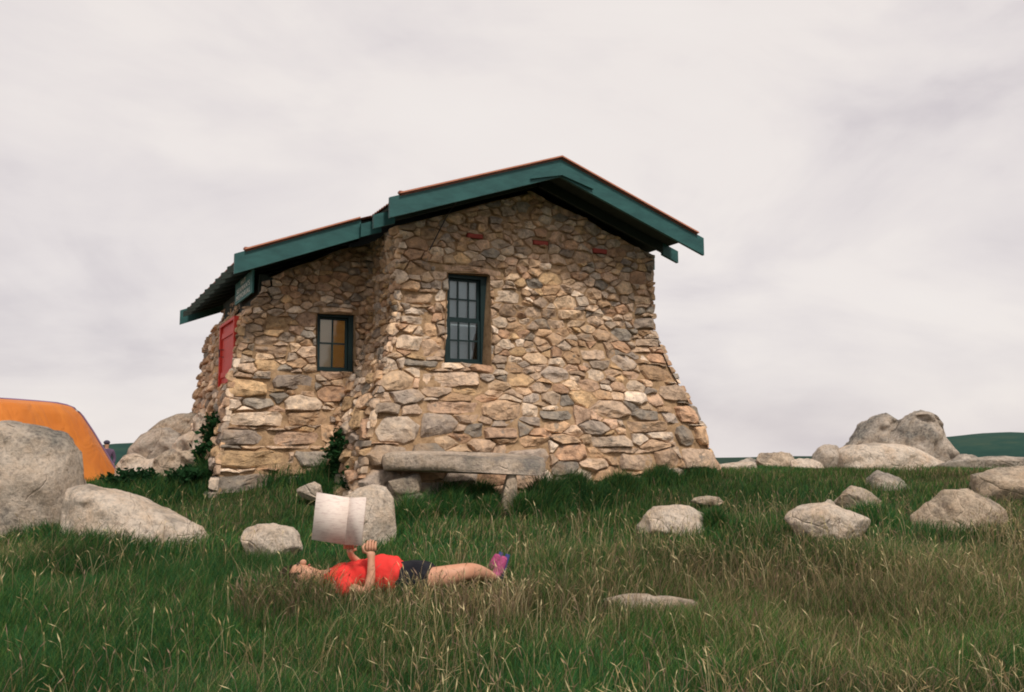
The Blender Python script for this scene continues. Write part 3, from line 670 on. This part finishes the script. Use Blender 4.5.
# ------------------------------------------------------------------ people
def skin(verts, edges, radii, sub=2, root=0):
    me = bpy.data.meshes.new('sk'); me.from_pydata(verts, edges, []); o = bpy.data.objects.new('sk', me); COL.objects.link(o)
    mo = o.modifiers.new('s', 'SKIN'); mo.use_smooth_shade = True; mo.branch_smoothing = .4
    for i, r in enumerate(radii):
        sv = me.skin_vertices[0].data[i]; sv.radius = r if isinstance(r, tuple) else (r, r); sv.use_root = (i == root)
    ms_ = o.modifiers.new('u', 'SUBSURF'); ms_.levels = sub; ms_.render_levels = sub
    bpy.context.view_layer.update()
    m2 = bpy.data.meshes.new_from_object(o.evaluated_get(bpy.context.evaluated_depsgraph_get()))
    bpy.data.objects.remove(o); m2.polygons.foreach_set('use_smooth', np.ones(len(m2.polygons), bool)); return m2
class Fig:
    def __init__(s): s.v, s.e, s.r, s.n = [], [], [], {}
    def add(s, name, p, r, par=None):
        s.n[name] = len(s.v); s.v.append(p); s.r.append(r)
        if par is not None: s.e.append((s.n[par], s.n[name]))
        return s
    def mesh(s, sub=2): return skin(s.v, s.e, s.r, sub)
def cloth(name, c1, c2, sc_=20):
    m, nt, b = mat(name, rough=.9, spec=.1); oc = objc(nt)
    nt.links.new(ramp(nt, nz(nt, oc, 6, 4), [(.3, c1), (.7, c2)]), b.inputs['Base Color']); bump(nt, b, nz(nt, oc, sc_, 3, .5, .8), .8, .02); return m
sk, nt, b = mat('skin', (.50, .25, .16), .55, .3); nt.links.new(ramp(nt, nz(nt, objc(nt), 9, 4), [(.3, (.46, .215, .13)), (.7, (.58, .31, .2))]), b.inputs['Base Color']); M['skin'] = sk
M['shirt'] = cloth('red_shirt', (.60, .035, .03), (.72, .06, .05), 9); M['shorts'] = cloth('black_shorts', (.012, .012, .016), (.03, .03, .035), 14)
M['hair'] = cloth('dark_hair', (.02, .012, .008), (.05, .03, .02), 60); M['shoe'] = cloth('pink_shoe', (.34, .06, .15), (.42, .10, .21), 30)
M['sole'] = mat('blue_sole', (.03, .04, .14), .7)[0]
M['eye'] = mat('eye', (.03, .02, .015), .3)[0]; M['lips'] = mat('lips', (.36, .10, .08), .5)[0]

hp = at(281, 560, 6.05); gz = float(ground(-1.1, 6.05)) - .005
person = empty('person', (hp.x, 6.05, gz), R(2)); tag(person, 'person in red shirt and black shorts lying in the grass reading a book', 'person')
f = Fig()
f.add('pelvis', (.86, 0, .115), (.135, .105)).add('waist', (.70, 0, .13), (.125, .105), 'pelvis').add('belly', (.60, 0, .135), (.13, .11), 'waist').add('chest', (.44, 0, .125), (.15, .11), 'belly').add('uchest', (.33, 0, .12), (.12, .09), 'chest')
f.add('neck', (.25, 0, .125), .052, 'uchest').add('jaw', (.19, 0, .15), (.062, .07), 'neck').add('head', (.12, 0, .155), (.076, .088), 'jaw').add('crown', (.05, 0, .15), (.06, .07), 'head')
for s, t in ((-1, 'n'), (1, 'f')):
    f.add('sh' + t, (.345, .16 * s, .125), .055, 'uchest').add('ua' + t, (.46, .215 * s, .10), .047, 'sh' + t).add('el' + t, (.60, .235 * s, .075), .038, 'ua' + t)
    if s < 0: f.add('fa' + t, (.62, -.20, .17), .030, 'el' + t).add('wr' + t, (.615, -.165, .275), .024, 'fa' + t).add('pa' + t, (.61, -.155, .33), (.018, .036), 'wr' + t)
    else: f.add('fa' + t, (.53, .14, .18), .034, 'el' + t).add('wr' + t, (.46, .02, .275), .024, 'fa' + t).add('pa' + t, (.445, .0, .325), (.018, .036), 'wr' + t)
f.add('hipn', (.90, -.085, .115), .09, 'pelvis').add('thn', (1.08, -.09, .15), .078, 'hipn').add('knn', (1.26, -.06, .185), .058, 'thn').add('can', (1.32, .08, .15), .055, 'knn').add('ann', (1.42, .28, .09), .034, 'can').add('ton', (1.44, .29, .14), .03, 'ann')
f.add('hipf', (.90, .085, .115), .088, 'pelvis').add('thf', (1.08, .12, .12), .076, 'hipf').add('knf', (1.24, .20, .12), .055, 'thf').add('caf', (1.30, .36, .09), .05, 'knf').add('anf', (1.38, .54, .08), .034, 'caf').add('tof', (1.40, .55, .12), .03, 'anf')
# nose, ears
body = link(bpy.data.objects.new('body', f.mesh(2)), person); body.data.materials.clear(); body.data.materials.append(M['skin'])
def small(name, c, d, m, parent, rot=None):
    bm = bmesh.new(); bmesh.ops.create_icosphere(bm, subdivisions=3, radius=1)
    for v in bm.verts: v.co = Vector((v.co.x * d[0], v.co.y * d[1], v.co.z * d[2]))
    if rot: bmesh.ops.rotate(bm, verts=bm.verts, matrix=rot)
    return bm_obj(name, bm, M[m], parent, True, loc=c)
small('nose', (.145, 0, .238), (.022, .012, .02), 'skin', person); small('mouth', (.185, 0, .222), (.007, .022, .006), 'lips', person)
for s in (-1, 1):
    small('ear', (.14, .078 * s, .15), (.026, .01, .018), 'skin', person); small('eye', (.115, .03 * s, .232), (.008, .014, .007), 'eye', person)
# hair cap with strands
bm = bmesh.new(); bmesh.ops.create_icosphere(bm, subdivisions=5, radius=1)
for v in bm.verts:
    p = v.co; k = 1 + .10 * noise.noise(p * 5) + .05 * noise.noise(p * 14)
    v.co = Vector((p.x * .105 + .075, p.y * .092, p.z * .098 + .135)) if 0 else Vector((.085 + p.x * .105 * k, p.y * .093 * k, .128 + p.z * .095 * k))
bmesh.ops.delete(bm, geom=[v for v in bm.verts if (v.co.z > .185 and v.co.x > .07) or v.co.x > .165], context='VERTS')
bm_obj('hair', bm, M['hair'], person, True)
f = Fig()
f.add('pelvis', (.81, 0, .125), (.145, .115)).add('waist', (.75, 0, .145), (.155, .13), 'pelvis').add('belly', (.66, 0, .155), (.165, .15), 'waist').add('b2', (.55, 0, .14), (.15, .12), 'belly').add('chest', (.44, 0, .13), (.165, .122), 'b2').add('uchest', (.33, 0, .122), (.125, .10), 'chest').add('neck', (.285, 0, .125), .062, 'uchest')
for s, t in ((-1, 'n'), (1, 'f')): f.add('sh' + t, (.345, .165 * s, .125), .068, 'uchest').add('ua' + t, (.45, .21 * s, .105), .066, 'sh' + t).add('sl' + t, (.51, .222 * s, .095), .062, 'ua' + t)
shirt = link(bpy.data.objects.new('shirt', f.mesh(3)), person); shirt.data.materials.clear(); shirt.data.materials.append(M['shirt'])
for v in shirt.data.vertices:
    v.co += v.normal * (noise.fractal(v.co * 14, .8, 2, 3) * .016 + .007 * math.sin(v.co.x * 60 + v.co.y * 45 + 3 * noise.noise(v.co * 9)))
f = Fig(); f.add('pelvis', (.87, 0, .122), (.175, .145)).add('w', (.77, 0, .125), (.165, .135), 'pelvis').add('w2', (.70, 0, .125), (.14, .11), 'w')
for s, t in ((-1, 'n'), (1, 'f')): f.add('h' + t, (.93, .085 * s, .122), .125, 'pelvis').add('t' + t, (1.05, .09 * s, .145 if s < 0 else .118), .118, 'h' + t)
sh = link(bpy.data.objects.new('shorts', f.mesh(2)), person); sh.data.materials.clear(); sh.data.materials.append(M['shorts'])
for p0 in ((1.43, .29, .085), (1.39, .55, .07)):
    f = Fig(); x, y, z = p0; f.add('h', (x, y, z), .040).add('m', (x + .03, y + .005, z + .07), .038, 'h').add('t', (x + .06, y + .01, z + .135), .030, 'm').add('tt', (x + .065, y + .012, z + .148), .018, 't').add('an', (x - .03, y - .045, z + .015), .04, 'h')
    so_ = link(bpy.data.objects.new('shoe', f.mesh(2)), person); so_.data.materials.clear(); so_.data.materials.append(M['shoe'])
    bm = bmesh.new(); tube(bm, [(x + .03, y + .01, z - .035), (x + .055, y + .012, z + .06), (x + .088, y + .02, z + .16)], [.02, .02, .016], 10); bm_obj('sole', bm, M['sole'], so_, True)
# hands: palm in the body mesh, five bent fingers each
def hand(w, side, fwd, up_, tag_='hand'):
    w, side, fwd, up_ = map(Vector, (w, side, fwd, up_)); bm = bmesh.new()
    ls = [.062, .072, .066, .052]
    for k in range(4):
        b0 = w + side * (.027 - .018 * k); l = ls[k]
        tube(bm, [b0 - up_ * .015, b0 + up_ * .01, b0 + up_ * l * .5 + fwd * .012, b0 + up_ * l * .62 + fwd * .032, b0 + up_ * l * .5 + fwd * .045], [.009, .0092, .0088, .0078, .0055], 8)
    b0 = w + side * .03 - up_ * .03
    tube(bm, [b0 - side * .012, b0 + side * .016 + up_ * .012 + fwd * -.01, b0 + side * .022 + up_ * .04 - fwd * .006, b0 + side * .012 + up_ * .056 + fwd * .012], [.011, .011, .0095, .007], 8)
    return bm_obj(tag_, bm, M['skin'], person, True)
hand((.612, -.158, .345), (-1, 0, 0), (0, .9, .1), (0, .1, 1)); hand((.445, -.0, .34), (1, 0, 0), (0, -.9, .1), (0, -.1, 1))
# book
M['page'] = mat('book_pages', (.70, .60, .55), .8)[0]; M['cover'] = mat('book_cover', (.30, .16, .14), .7)[0]
pm, nt, b = mat('printed_page', rough=.85); oc = objc(nt)
mp = nt.nodes.new('ShaderNodeMapping'); mp.inputs['Scale'].default_value = (18, 1, 85); nt.links.new(oc, mp.inputs[0])
nt.links.new(ramp(nt, nz(nt, mp.outputs[0], 1, 3, .6), [(.36, (.62, .50, .45)), (.52, (.75, .64, .57))]), b.inputs['Base Color']); M['print'] = pm
bl = at(313, 541, 6.0); bs = at(345, 544, 6.0); br = at(367, 541, 6.0)
book = empty('book', (bs.x, 5.98, bs.z), R(-6)); book.rotation_euler = (R(-4), R(4), R(-6)); tag(book, 'large open book with pale pages held up over the chest of the lying person', 'book')
hgt = at(350, 497, 6.0).z - bs.z
def leafpile(sx, dx, dy, dzz, name):
    V_, n = [], 1
    bm = bmesh.new(); top_, bot_ = [], []
    for i in range(n + 1):
        t = i / n; x = sx * t * dx; y = -dy * t + 0 ; z = dzz * t
        top_.append((x, y, z)); 
    def strip(o0, o1, m_, nm):
        bm = bmesh.new(); a = [[bm.verts.new((x, y + o, z + q)) for (x, y, z) in top_] for o in (o0, o1) for q in (0, hgt)]
        for i in range(n):
            for (p, q) in ((0, 1), (1, 3), (3, 2), (2, 0)): bm.faces.new((a[p][i], a[p][i + 1], a[q][i + 1], a[q][i]))
        for i in (0, n): bm.faces.new((a[0][i], a[1][i], a[3][i], a[2][i]))
        return bm_obj(nm, bm, M[m_], book, True)
    strip(.0, .012, 'print', 'pages'); strip(.0125, .016, 'cover', 'cover')
leafpile(-1, bs.x - bl.x, .05, bl.z - bs.z, 'l'); leafpile(1, (br.x - bs.x), .13, .012, 'r')

# the far walker
wp = at(107, 440, 34); wg = float(ground(wp.x, 34)); H_ = wp.z - wg
walker = empty('person', (wp.x, 34, wg), R(20)); tag(walker, 'tiny distant person in dark clothes and dark cap standing behind the tent', 'person')
k = H_ / 1.75; f = Fig()
f.add('pel', (0, 0, .95 * k), (.15 * k, .11 * k)).add('w', (0, 0, 1.15 * k), (.14 * k, .1 * k), 'pel').add('c', (0, 0, 1.35 * k), (.17 * k, .11 * k), 'w').add('n', (0, 0, 1.5 * k), .055 * k, 'c').add('h', (0, 0, 1.6 * k), .09 * k, 'n').add('hh', (0, 0, 1.68 * k), .08 * k, 'h')
for s in (-1, 1):
    f.add('s%d' % s, (.2 * s * k, 0, 1.4 * k), .06 * k, 'c').add('e%d' % s, (.27 * s * k, .02, 1.12 * k), .045 * k, 's%d' % s).add('a%d' % s, (.24 * s * k, -.1 * k, .88 * k), .035 * k, 'e%d' % s)
    f.add('l%d' % s, (.1 * s * k, 0, .85 * k), .09 * k, 'pel').add('k%d' % s, (.11 * s * k, -.02, .48 * k), .065 * k, 'l%d' % s).add('f%d' % s, (.12 * s * k, 0, .08 * k), .05 * k, 'k%d' % s).add('t%d' % s, (.13 * s * k, -.14 * k, .04 * k), .04 * k, 'f%d' % s)
M['wcloth'] = mat('dark_clothes', (.05, .045, .07), .9)[0]; M['jacket'] = mat('dull_purple_jacket', (.10, .06, .10), .9)[0]
bo = link(bpy.data.objects.new('body', f.mesh(2)), walker); bo.data.materials.clear(); bo.data.materials.append(M['skin'])
f = Fig(); f.add('c', (0, 0, 1.37 * k), (.25 * k, .20 * k)).add('nk', (0, 0, 1.5 * k), .09 * k, 'c').add('w', (0, 0, 1.12 * k), (.2 * k, .16 * k), 'c').add('p', (0, 0, .9 * k), (.17 * k, .13 * k), 'w')
for s in (-1, 1): f.add('s%d' % s, (.2 * s * k, 0, 1.4 * k), .10 * k, 'c').add('e%d' % s, (.27 * s * k, .02, 1.12 * k), .06 * k, 's%d' % s).add('a%d' % s, (.25 * s * k, -.08 * k, .94 * k), .05 * k, 'e%d' % s)
j = link(bpy.data.objects.new('jacket', f.mesh(2)), walker); j.data.materials.clear(); j.data.materials.append(M['jacket'])
f = Fig(); f.add('p', (0, 0, .95 * k), (.165 * k, .12 * k))
for s in (-1, 1): f.add('l%d' % s, (.1 * s * k, 0, .82 * k), .105 * k, 'p').add('k%d' % s, (.11 * s * k, -.02, .48 * k), .08 * k, 'l%d' % s).add('f%d' % s, (.12 * s * k, 0, .1 * k), .065 * k, 'k%d' % s)
j = link(bpy.data.objects.new('trousers', f.mesh(2)), walker); j.data.materials.clear(); j.data.materials.append(M['wcloth'])
small('cap', (0, 0, 1.70 * k), (.11 * k, .12 * k, .085 * k), 'wcloth', walker)

# ------------------------------------------------------------------ grass
def blocked(x, y):
    m = np.zeros(len(x), bool)
    c, s = math.cos(TH), math.sin(TH); U = (x - HX) * c + (y - HY) * s; Vv = -(x - HX) * s + (y - HY) * c
    m |= (U > -.42) & (U < W + .42) & (Vv > -.42) & (Vv < DEP + .1)
    m |= (U > UA - .28) & (U < 0) & (Vv > VJ - .24) & (Vv < VF + .2)
    for cx, cy, a, b_ in ROCKS: m |= ((x - cx) / a) ** 2 + ((y - cy) / b_) ** 2 < 1
    px_, py_ = person.location.x, person.location.y
    m |= (x > px_ + .0) & (x < px_ + 1.12) & (y > py_ - .17) & (y < py_ + .2)
    m |= (x > px_ + 1.1) & (x < px_ + 1.55) & (np.abs(y - py_ - .0 - (x - px_ - 1.2) * .75) < .13)
    m |= ((x - tent.location.x) ** 2 + (y - tent.location.y) ** 2) < 1.25 ** 2
    return m
TUFTS = []   # (x, y, radius, extra height, darkness)
for a in [(425, 500, 8.75, .2, .13), (455, 500, 8.8, .22, .15), (488, 502, 8.8, .15, .13), (540, 505, 8.85, .3, .14), (590, 500, 9.3, .3, .12), (228, 470, 10.6, .32, .28), (275, 478, 9.9, .35, .12), (330, 474, 9.9, .35, .16), (362, 478, 9.6, .25, .22), (445, 495, 9.25, .28, .16), (480, 495, 9.25, .2, .14), (545, 500, 9.0, .25, .22), (575, 495, 9.6, .25, .14), (407, 515, 8.3, .17, .18),
          (620, 492, 9.9, .25, .1), (660, 488, 10.3, .25, .1), (695, 483, 10.8, .3, .08), (215, 478, 9.9, .35, .17), (130, 486, 9.6, .5, .05), (175, 486, 9.6, .45, .05), (100, 520, 7.4, .4, .07), (40, 515, 7.6, .5, .08), (712, 515, 8.1, .1, .1), (870, 512, 8.5, .25, .12), (522, 508, 8.7, .12, .14)]:
    p = at(a[0], a[1], a[2]); TUFTS.append((p.x, a[2], a[3], a[4] * 1.9))
def tuft(x, y):
    t = np.zeros(len(x))
    for a, b_, r, h in TUFTS: t = np.maximum(t, h * np.clip(1.3 - np.hypot(x - a, y - b_) / r, 0, 1))
    return t
def blades(name, n, yr, wide, wbase, hbase, seed, label, straw=0., stiff=1., segs=3, dens_t=False, msk=None):
    rs = np.random.default_rng(seed)
    y = yr[0] + (yr[1] - yr[0]) * rs.random(n) ** wide; x = rs.uniform(-1, 1, n) * (y * .64 + 1.1)
    if dens_t:
        k = rs.integers(len(TUFTS), size=n); T = np.array(TUFTS)[k]; an = rs.uniform(0, 6.28, n); rr = np.sqrt(rs.random(n)) * T[:, 2]
        x = T[:, 0] + rr * np.cos(an); y = T[:, 1] + rr * np.sin(an)
    keep = ~blocked(x, y)
    if msk is not None: keep &= msk(x, y, rs)
    x, y = x[keep], y[keep]; n = len(x); z = ground(x, y) - .01
    tf = tuft(x, y)
    n1, n2, n3 = vnoise(x, y, .55, 5), vnoise(x, y, 1.6, 6), vnoise(x, y, .18, 7)
    hh = np.where(y > 11, .6, 1.0) * hbase * (.30 + .75 * n1 + .45 * n3) * rs.uniform(.55, 1.25, n)
    fx = np.clip(1 - np.abs(y - 5.74) / .2, 0, 1) * ((x > -1.7) & (x < .1)); hh = hh * (1 + (.6 + 1.5 * (x < -1.15)) * fx)
    hh = hh + tf * rs.uniform(.5, 1.15, n)
    w = wbase * rs.uniform(.6, 1.4, n)
    ang = rs.uniform(0, 6.28, n); lean = rs.uniform(.08, .75, n) * hh / stiff; la = rs.normal(.4, 1.6, n)
    pxs = np.clip(x / np.maximum(y, 1), -.6, .6)
    # colour: species patches, plus darker green left and near standing in for vignetting
    g1 = np.array([.050, .150, .034]); g2 = np.array([.095, .175, .040]); g3 = np.array([.14, .17, .05]); st = np.array([.38, .30, .15]); pu = np.array([.22, .165, .10]); dg = np.array([.024, .080, .026])
    mid = np.exp(-((y - 6.7) / 1.6) ** 2) * (.55 + .5 * np.clip((pxs + .2) * 4, 0, 1))
    right = np.clip((pxs - .05) * 2, 0, .5)
    c_edge = fx * .35
    ps = np.clip(c_edge + straw + .30 * mid + .03 * right + (n2 - .5) * .75 + (vnoise(x, y, .7, 12) - .5) * .35 - tf * 3 - np.clip(5.2 - y, 0, 1) * .22 - .5 * np.clip(-pxs - .25, 0, 1), .02, .9)
    u = rs.random(n); u2 = rs.random(n)
    c = np.where((u2 < .45)[:, None], g2, g1); c = np.where((u2 > .82)[:, None], g3, c)
    lush_vignette = np.clip(.35 + (.5 - n2) * 1.2 + np.clip(-pxs - .1, 0, 1) + np.clip(5.3 - y, 0, 1) * .65 + tf * 4, 0, .92)  # tufts and patches, with lens darkening to the left and foreground mixed in
    c = np.where((rs.random(n) < lush_vignette * .6)[:, None], dg * 1.5, c)
    c = np.where((u < ps)[:, None], np.where((u2 < .5)[:, None], st, pu), c)
    c = c * rs.uniform(.6, 1.3, n)[:, None] * (.56 + .66 * vnoise(x, y, .9, 15))[:, None]
    ts = np.linspace(0, 1, segs + 1); rows = []
    for t in ts[:-1]:
        cx = x + np.cos(la) * lean * t ** 1.9; cy = y + np.sin(la) * lean * t ** 1.9; cz = z + hh * (t - .12 * t ** 3); ww = w * (1 - .75 * t ** 2) * .5
        rows.append(np.stack([cx - np.cos(ang) * ww, cy - np.sin(ang) * ww, cz], 1)); rows.append(np.stack([cx + np.cos(ang) * ww, cy + np.sin(ang) * ww, cz], 1))
    rows.append(np.stack([x + np.cos(la) * lean, y + np.sin(la) * lean, z + hh * .88], 1))
    R_ = len(rows); V_ = np.stack(rows, 1).reshape(-1, 3)
    fc, sizes = [], []
    base = (np.arange(n) * R_)[:, None]
    quads = [base + np.array([[2 * s, 2 * s + 1, 2 * s + 3, 2 * s + 2]]) for s in range(segs - 1)]; tri = base + np.array([[2 * segs - 2, 2 * segs - 1, 2 * segs]])
    idx = np.concatenate([q.ravel() for q in quads] + [tri.ravel()]); nq = n * (segs - 1)
    starts = np.concatenate([np.arange(nq) * 4, nq * 4 + np.arange(n) * 3]); tot = np.concatenate([np.full(nq, 4), np.full(n, 3)])
    me = bpy.data.meshes.new(name); me.vertices.add(len(V_)); me.vertices.foreach_set('co', V_.astype(np.float32).ravel())
    me.loops.add(len(idx)); me.loops.foreach_set('vertex_index', idx.astype(np.int32)); me.polygons.add(len(starts))
    me.polygons.foreach_set('loop_start', starts.astype(np.int32)); me.polygons.foreach_set('loop_total', tot.astype(np.int32)); me.update(calc_edges=True)
    ca = me.color_attributes.new('col', 'FLOAT_COLOR', 'POINT'); cc = np.repeat(np.hstack([c, np.ones((n, 1))]), R_, 0)
    ca.data.foreach_set('color', cc.astype(np.float32).ravel()); me.materials.append(M['grass'])
    tag(link(bpy.data.objects.new(name, me)), label, 'grass', None, 'stuff'); return x, y
blades('grass', 330000, (2.8, 7.0), 1.0, .0036, .18, 1, 'tall green and straw alpine grass in the foreground', .10)
blades('grass', 300000, (6.4, 17.5), 1.25, .0060, .12, 2, 'green and brown grass growing around the hut and boulders', .16)
blades('grass', 40000, (16, 60), 1.8, .05, .22, 3, 'rough grass on the crest behind the hut', .16)
blades('grass_tuft', 42000, (8, 9), 1, .0075, .06, 4, 'dark green grass tufts against the walls and under the bench', -.5, stiff=1.1, dens_t=True)

def seed_heads(n, seed, reg=None, pal=((.46, .35, .17), (.36, .27, .14), (.30, .20, .14), (.66, .56, .32))):
    "stems carrying a drooping straw-coloured seed head"
    rs = np.random.default_rng(seed); y = 3.3 + 5.6 * rs.random(n) ** 1.1; x = rs.uniform(-1, 1, n) * (y * .62 + .6)
    
    if reg: x = rs.uniform(reg[0], reg[1], n); y = rs.uniform(reg[2], reg[3], n)
    d = .25 + .75 * (vnoise(x, y, .8, 9) > .45); d *= np.where(x / y < -.12, .35, 1.0); d *= np.where((y > 5.2) & (y < 6) & (x < .2) & (x > -1.8), .5, 1)
    k = (rs.random(n) < d) & ~blocked(x, y); x, y = x[k], y[k]; z = ground(x, y)
    V_, F_, C_ = [], [], []
    for i in range(len(x)):
        h = rs.uniform(.17, .36); a = rs.uniform(0, 6.28); ln = rs.uniform(.02, .16); dx, dy = math.cos(a) * ln, math.sin(a) * ln; hl = rs.uniform(.03, .075); w = rs.uniform(.002, .0048)
        col = np.array(pal[rs.integers(len(pal))]) * rs.uniform(.7, 1.15); b0 = len(V_)
        px_, py_ = -math.sin(a), math.cos(a)
        def P(t): return np.array([x[i] + dx * t * t, y[i] + dy * t * t, z[i] + h * (t - .15 * t ** 3)])
        for t in (0, .5, .85): p = P(t); V_.append(p - np.array([.0011, 0, 0])); V_.append(p + np.array([.0011, 0, 0])); C_ += [col * .7] * 2
        F_ += [(b0, b0 + 1, b0 + 3, b0 + 2), (b0 + 2, b0 + 3, b0 + 5, b0 + 4)]
        p0 = P(.85); dr_ = np.array([dx * 3, dy * 3, h * (1 - ln * 4)]); dr_ /= np.linalg.norm(dr_); b1 = len(V_)
        V_ += [p0, p0 + dr_ * hl * .45 + [w, 0, 0], p0 + dr_ * hl * .45 + [-w * .5, w, 0], p0 + dr_ * hl * .45 + [-w * .5, -w, 0], p0 + dr_ * hl]; C_ += [col] * 5
        for q, r_ in ((1, 2), (2, 3), (3, 1)): F_ += [(b1, b1 + q, b1 + r_), (b1 + q, b1 + 4, b1 + r_)]
    o = mesh_obj('seed_grass', V_, F_, M['grass']); ca = o.data.color_attributes.new('col', 'FLOAT_COLOR', 'POINT')
    ca.data.foreach_set('color', np.hstack([np.array(C_), np.ones((len(C_), 1))]).astype(np.float32).ravel()); tag(o, 'straw coloured seed heads standing above the meadow grass', 'grass', None, 'stuff')
seed_heads(9500, 21)
seed_heads(1500, 22, (-1.8, .1, 5.35, 5.85))
seed_heads(6500, 23, (-1.70, -1.1, 5.45, 5.9), ((.34, .25, .15), (.24, .165, .12), (.16, .15, .06)))

def bush(label, px, Y, ztop_px, rad, n, seed, col):
    "leafy weed: arching stems with leaf-shaped faces"
    rs = np.random.default_rng(seed); c = at(px, 470, Y); g0 = float(ground(c.x, Y)); H = at(px, ztop_px, Y).z - g0
    V_, F_, C_ = [], [], []; root = empty('leafy_weed', (c.x, Y, g0)); bm = bmesh.new()
    for s in range(26):
        a = rs.uniform(0, 6.28); sp_ = rs.uniform(.15, 1) * rad; h = H * rs.uniform(.5, 1.0) * (1 - .35 * sp_ / rad)
        pts = [Vector((math.cos(a) * sp_ * t ** 1.4, math.sin(a) * sp_ * t ** 1.4, h * t)) for t in (0, .35, .7, 1)]
        tube(bm, pts, [.006, .005, .004, .002], 4)
        for q in range(n):
            t = rs.uniform(.12, 1.02); p = np.array([math.cos(a) * sp_ * t ** 1.4, math.sin(a) * sp_ * t ** 1.4, h * t]) + rs.normal(0, .025, 3)
            d = rs.normal(0, 1, 3); d[2] = abs(d[2]) * .6; d /= np.linalg.norm(d); e = np.cross(d, rs.normal(0, 1, 3)); e /= np.linalg.norm(e); l = rs.uniform(.04, .085); w = l * .32; b0 = len(V_)
            V_ += [p, p + d * l * .5 + e * w, p + d * l, p + d * l * .5 - e * w]; F_.append((b0, b0 + 1, b0 + 2, b0 + 3)); cc = np.array(col) * rs.uniform(.5, 1.5); C_ += [cc] * 4
    o = mesh_obj('foliage', V_, F_, M['grass'], root); ca = o.data.color_attributes.new('col', 'FLOAT_COLOR', 'POINT')
    ca.data.foreach_set('color', np.hstack([np.array(C_), np.ones((len(C_), 1))]).astype(np.float32).ravel())
    bm_obj('stem', bm, M['stem'], root); tag(root, label, 'plant')
M['stem'] = mat('plant_stem', (.04, .06, .02), .8)[0]
bush('tall dark green weed climbing the left corner of the hut', 213, 9.98, 408, .22, 130, 1, (.016, .058, .018))
bush('low dark green weed in front of the boulder heap', 190, 9.75, 466, .32, 70, 2, (.016, .055, .018))
bush('spreading dark green weed left of the boulder heap', 138, 9.85, 470, .34, 60, 3, (.014, .050, .018))
bush('dark green weed growing in the inner corner between annex and main wall', 340, 9.7, 418, .17, 80, 4, (.018, .058, .018))
bush('low green weed at the foot of the wall left of the bench', 358, 9.3, 458, .2, 40, 5, (.018, .062, .02))

# ------------------------------------------------------------------ sky, sun, camera
w = bpy.data.worlds.new('World'); sc.world = w; w.use_nodes = True; nt = w.node_tree; nt.nodes.clear()
SE, SA = R(54), R(152)      # sun high, behind the camera to the right, dimmed by cloud
out = nt.nodes.new('ShaderNodeOutputWorld'); sky = nt.nodes.new('ShaderNodeTexSky'); sky.sky_type = 'NISHITA'; sky.sun_disc = False
sky.sun_elevation = SE; sky.sun_rotation = SA
b1 = nt.nodes.new('ShaderNodeBackground'); nt.links.new(sky.outputs[0], b1.inputs[0]); b1.inputs[1].default_value = .10
tc = nt.nodes.new('ShaderNodeTexCoord'); mp = nt.nodes.new('ShaderNodeMapping'); mp.inputs['Scale'].default_value = (1, 1, 2.2); mp.inputs['Location'].default_value = (3.1, 1.7, .3); nt.links.new(tc.outputs['Generated'], mp.inputs[0])
n1 = nz(nt, mp.outputs[0], 2.3, 7, .52, .6); n2 = nz(nt, mp.outputs[0], 7, 6, .5, .3)
mm = mix(nt, .22, n1, n2)
c = ramp(nt, mm, [(.28, (.59, .54, .57)), (.45, (.81, .75, .74)), (.56, (.90, .835, .80)), (.72, (.93, .87, .83))])
b2 = nt.nodes.new('ShaderNodeBackground'); nt.links.new(c, b2.inputs[0]); b2.inputs[1].default_value = 1.0
ms = nt.nodes.new('ShaderNodeMixShader'); ms.inputs[0].default_value = .93
nt.links.new(b1.outputs[0], ms.inputs[1]); nt.links.new(b2.outputs[0], ms.inputs[2]); nt.links.new(ms.outputs[0], out.inputs[0])
sl_ = bpy.data.lights.new('sun', 'SUN'); sl_.energy = 3.0; sl_.angle = R(10); sl_.color = (1, .93, .84)
so2 = bpy.data.objects.new('sun', sl_); COL.objects.link(so2)
dirv = Vector((math.sin(SA) * math.cos(SE), math.cos(SA) * math.cos(SE), math.sin(SE)))
so2.rotation_euler = dirv.to_track_quat('Z', 'Y').to_euler(); so2.location = dirv * 50
cam = bpy.data.cameras.new('camera'); co = bpy.data.objects.new('camera', cam); COL.objects.link(co); sc.camera = co
cam.sensor_width = 36; cam.lens = F_PX / 1024 * 36; cam.clip_end = 20000; cam.clip_start = .05
co.location = (0, 0, EYE); co.rotation_euler = (R(90) + TILT, R(.15), 0)
sc.view_settings.view_transform = 'Standard'; sc.view_settings.look = 'None'; sc.view_settings.exposure = 0; sc.view_settings.gamma = 1; sc.view_settings.use_curve_mapping = False
sc.cycles.filter_width = 1.9; sc.cycles.use_denoising = True; sc.cycles.max_bounces = 6; sc.cycles.transparent_max_bounces = 8
sc.render.film_transparent = False
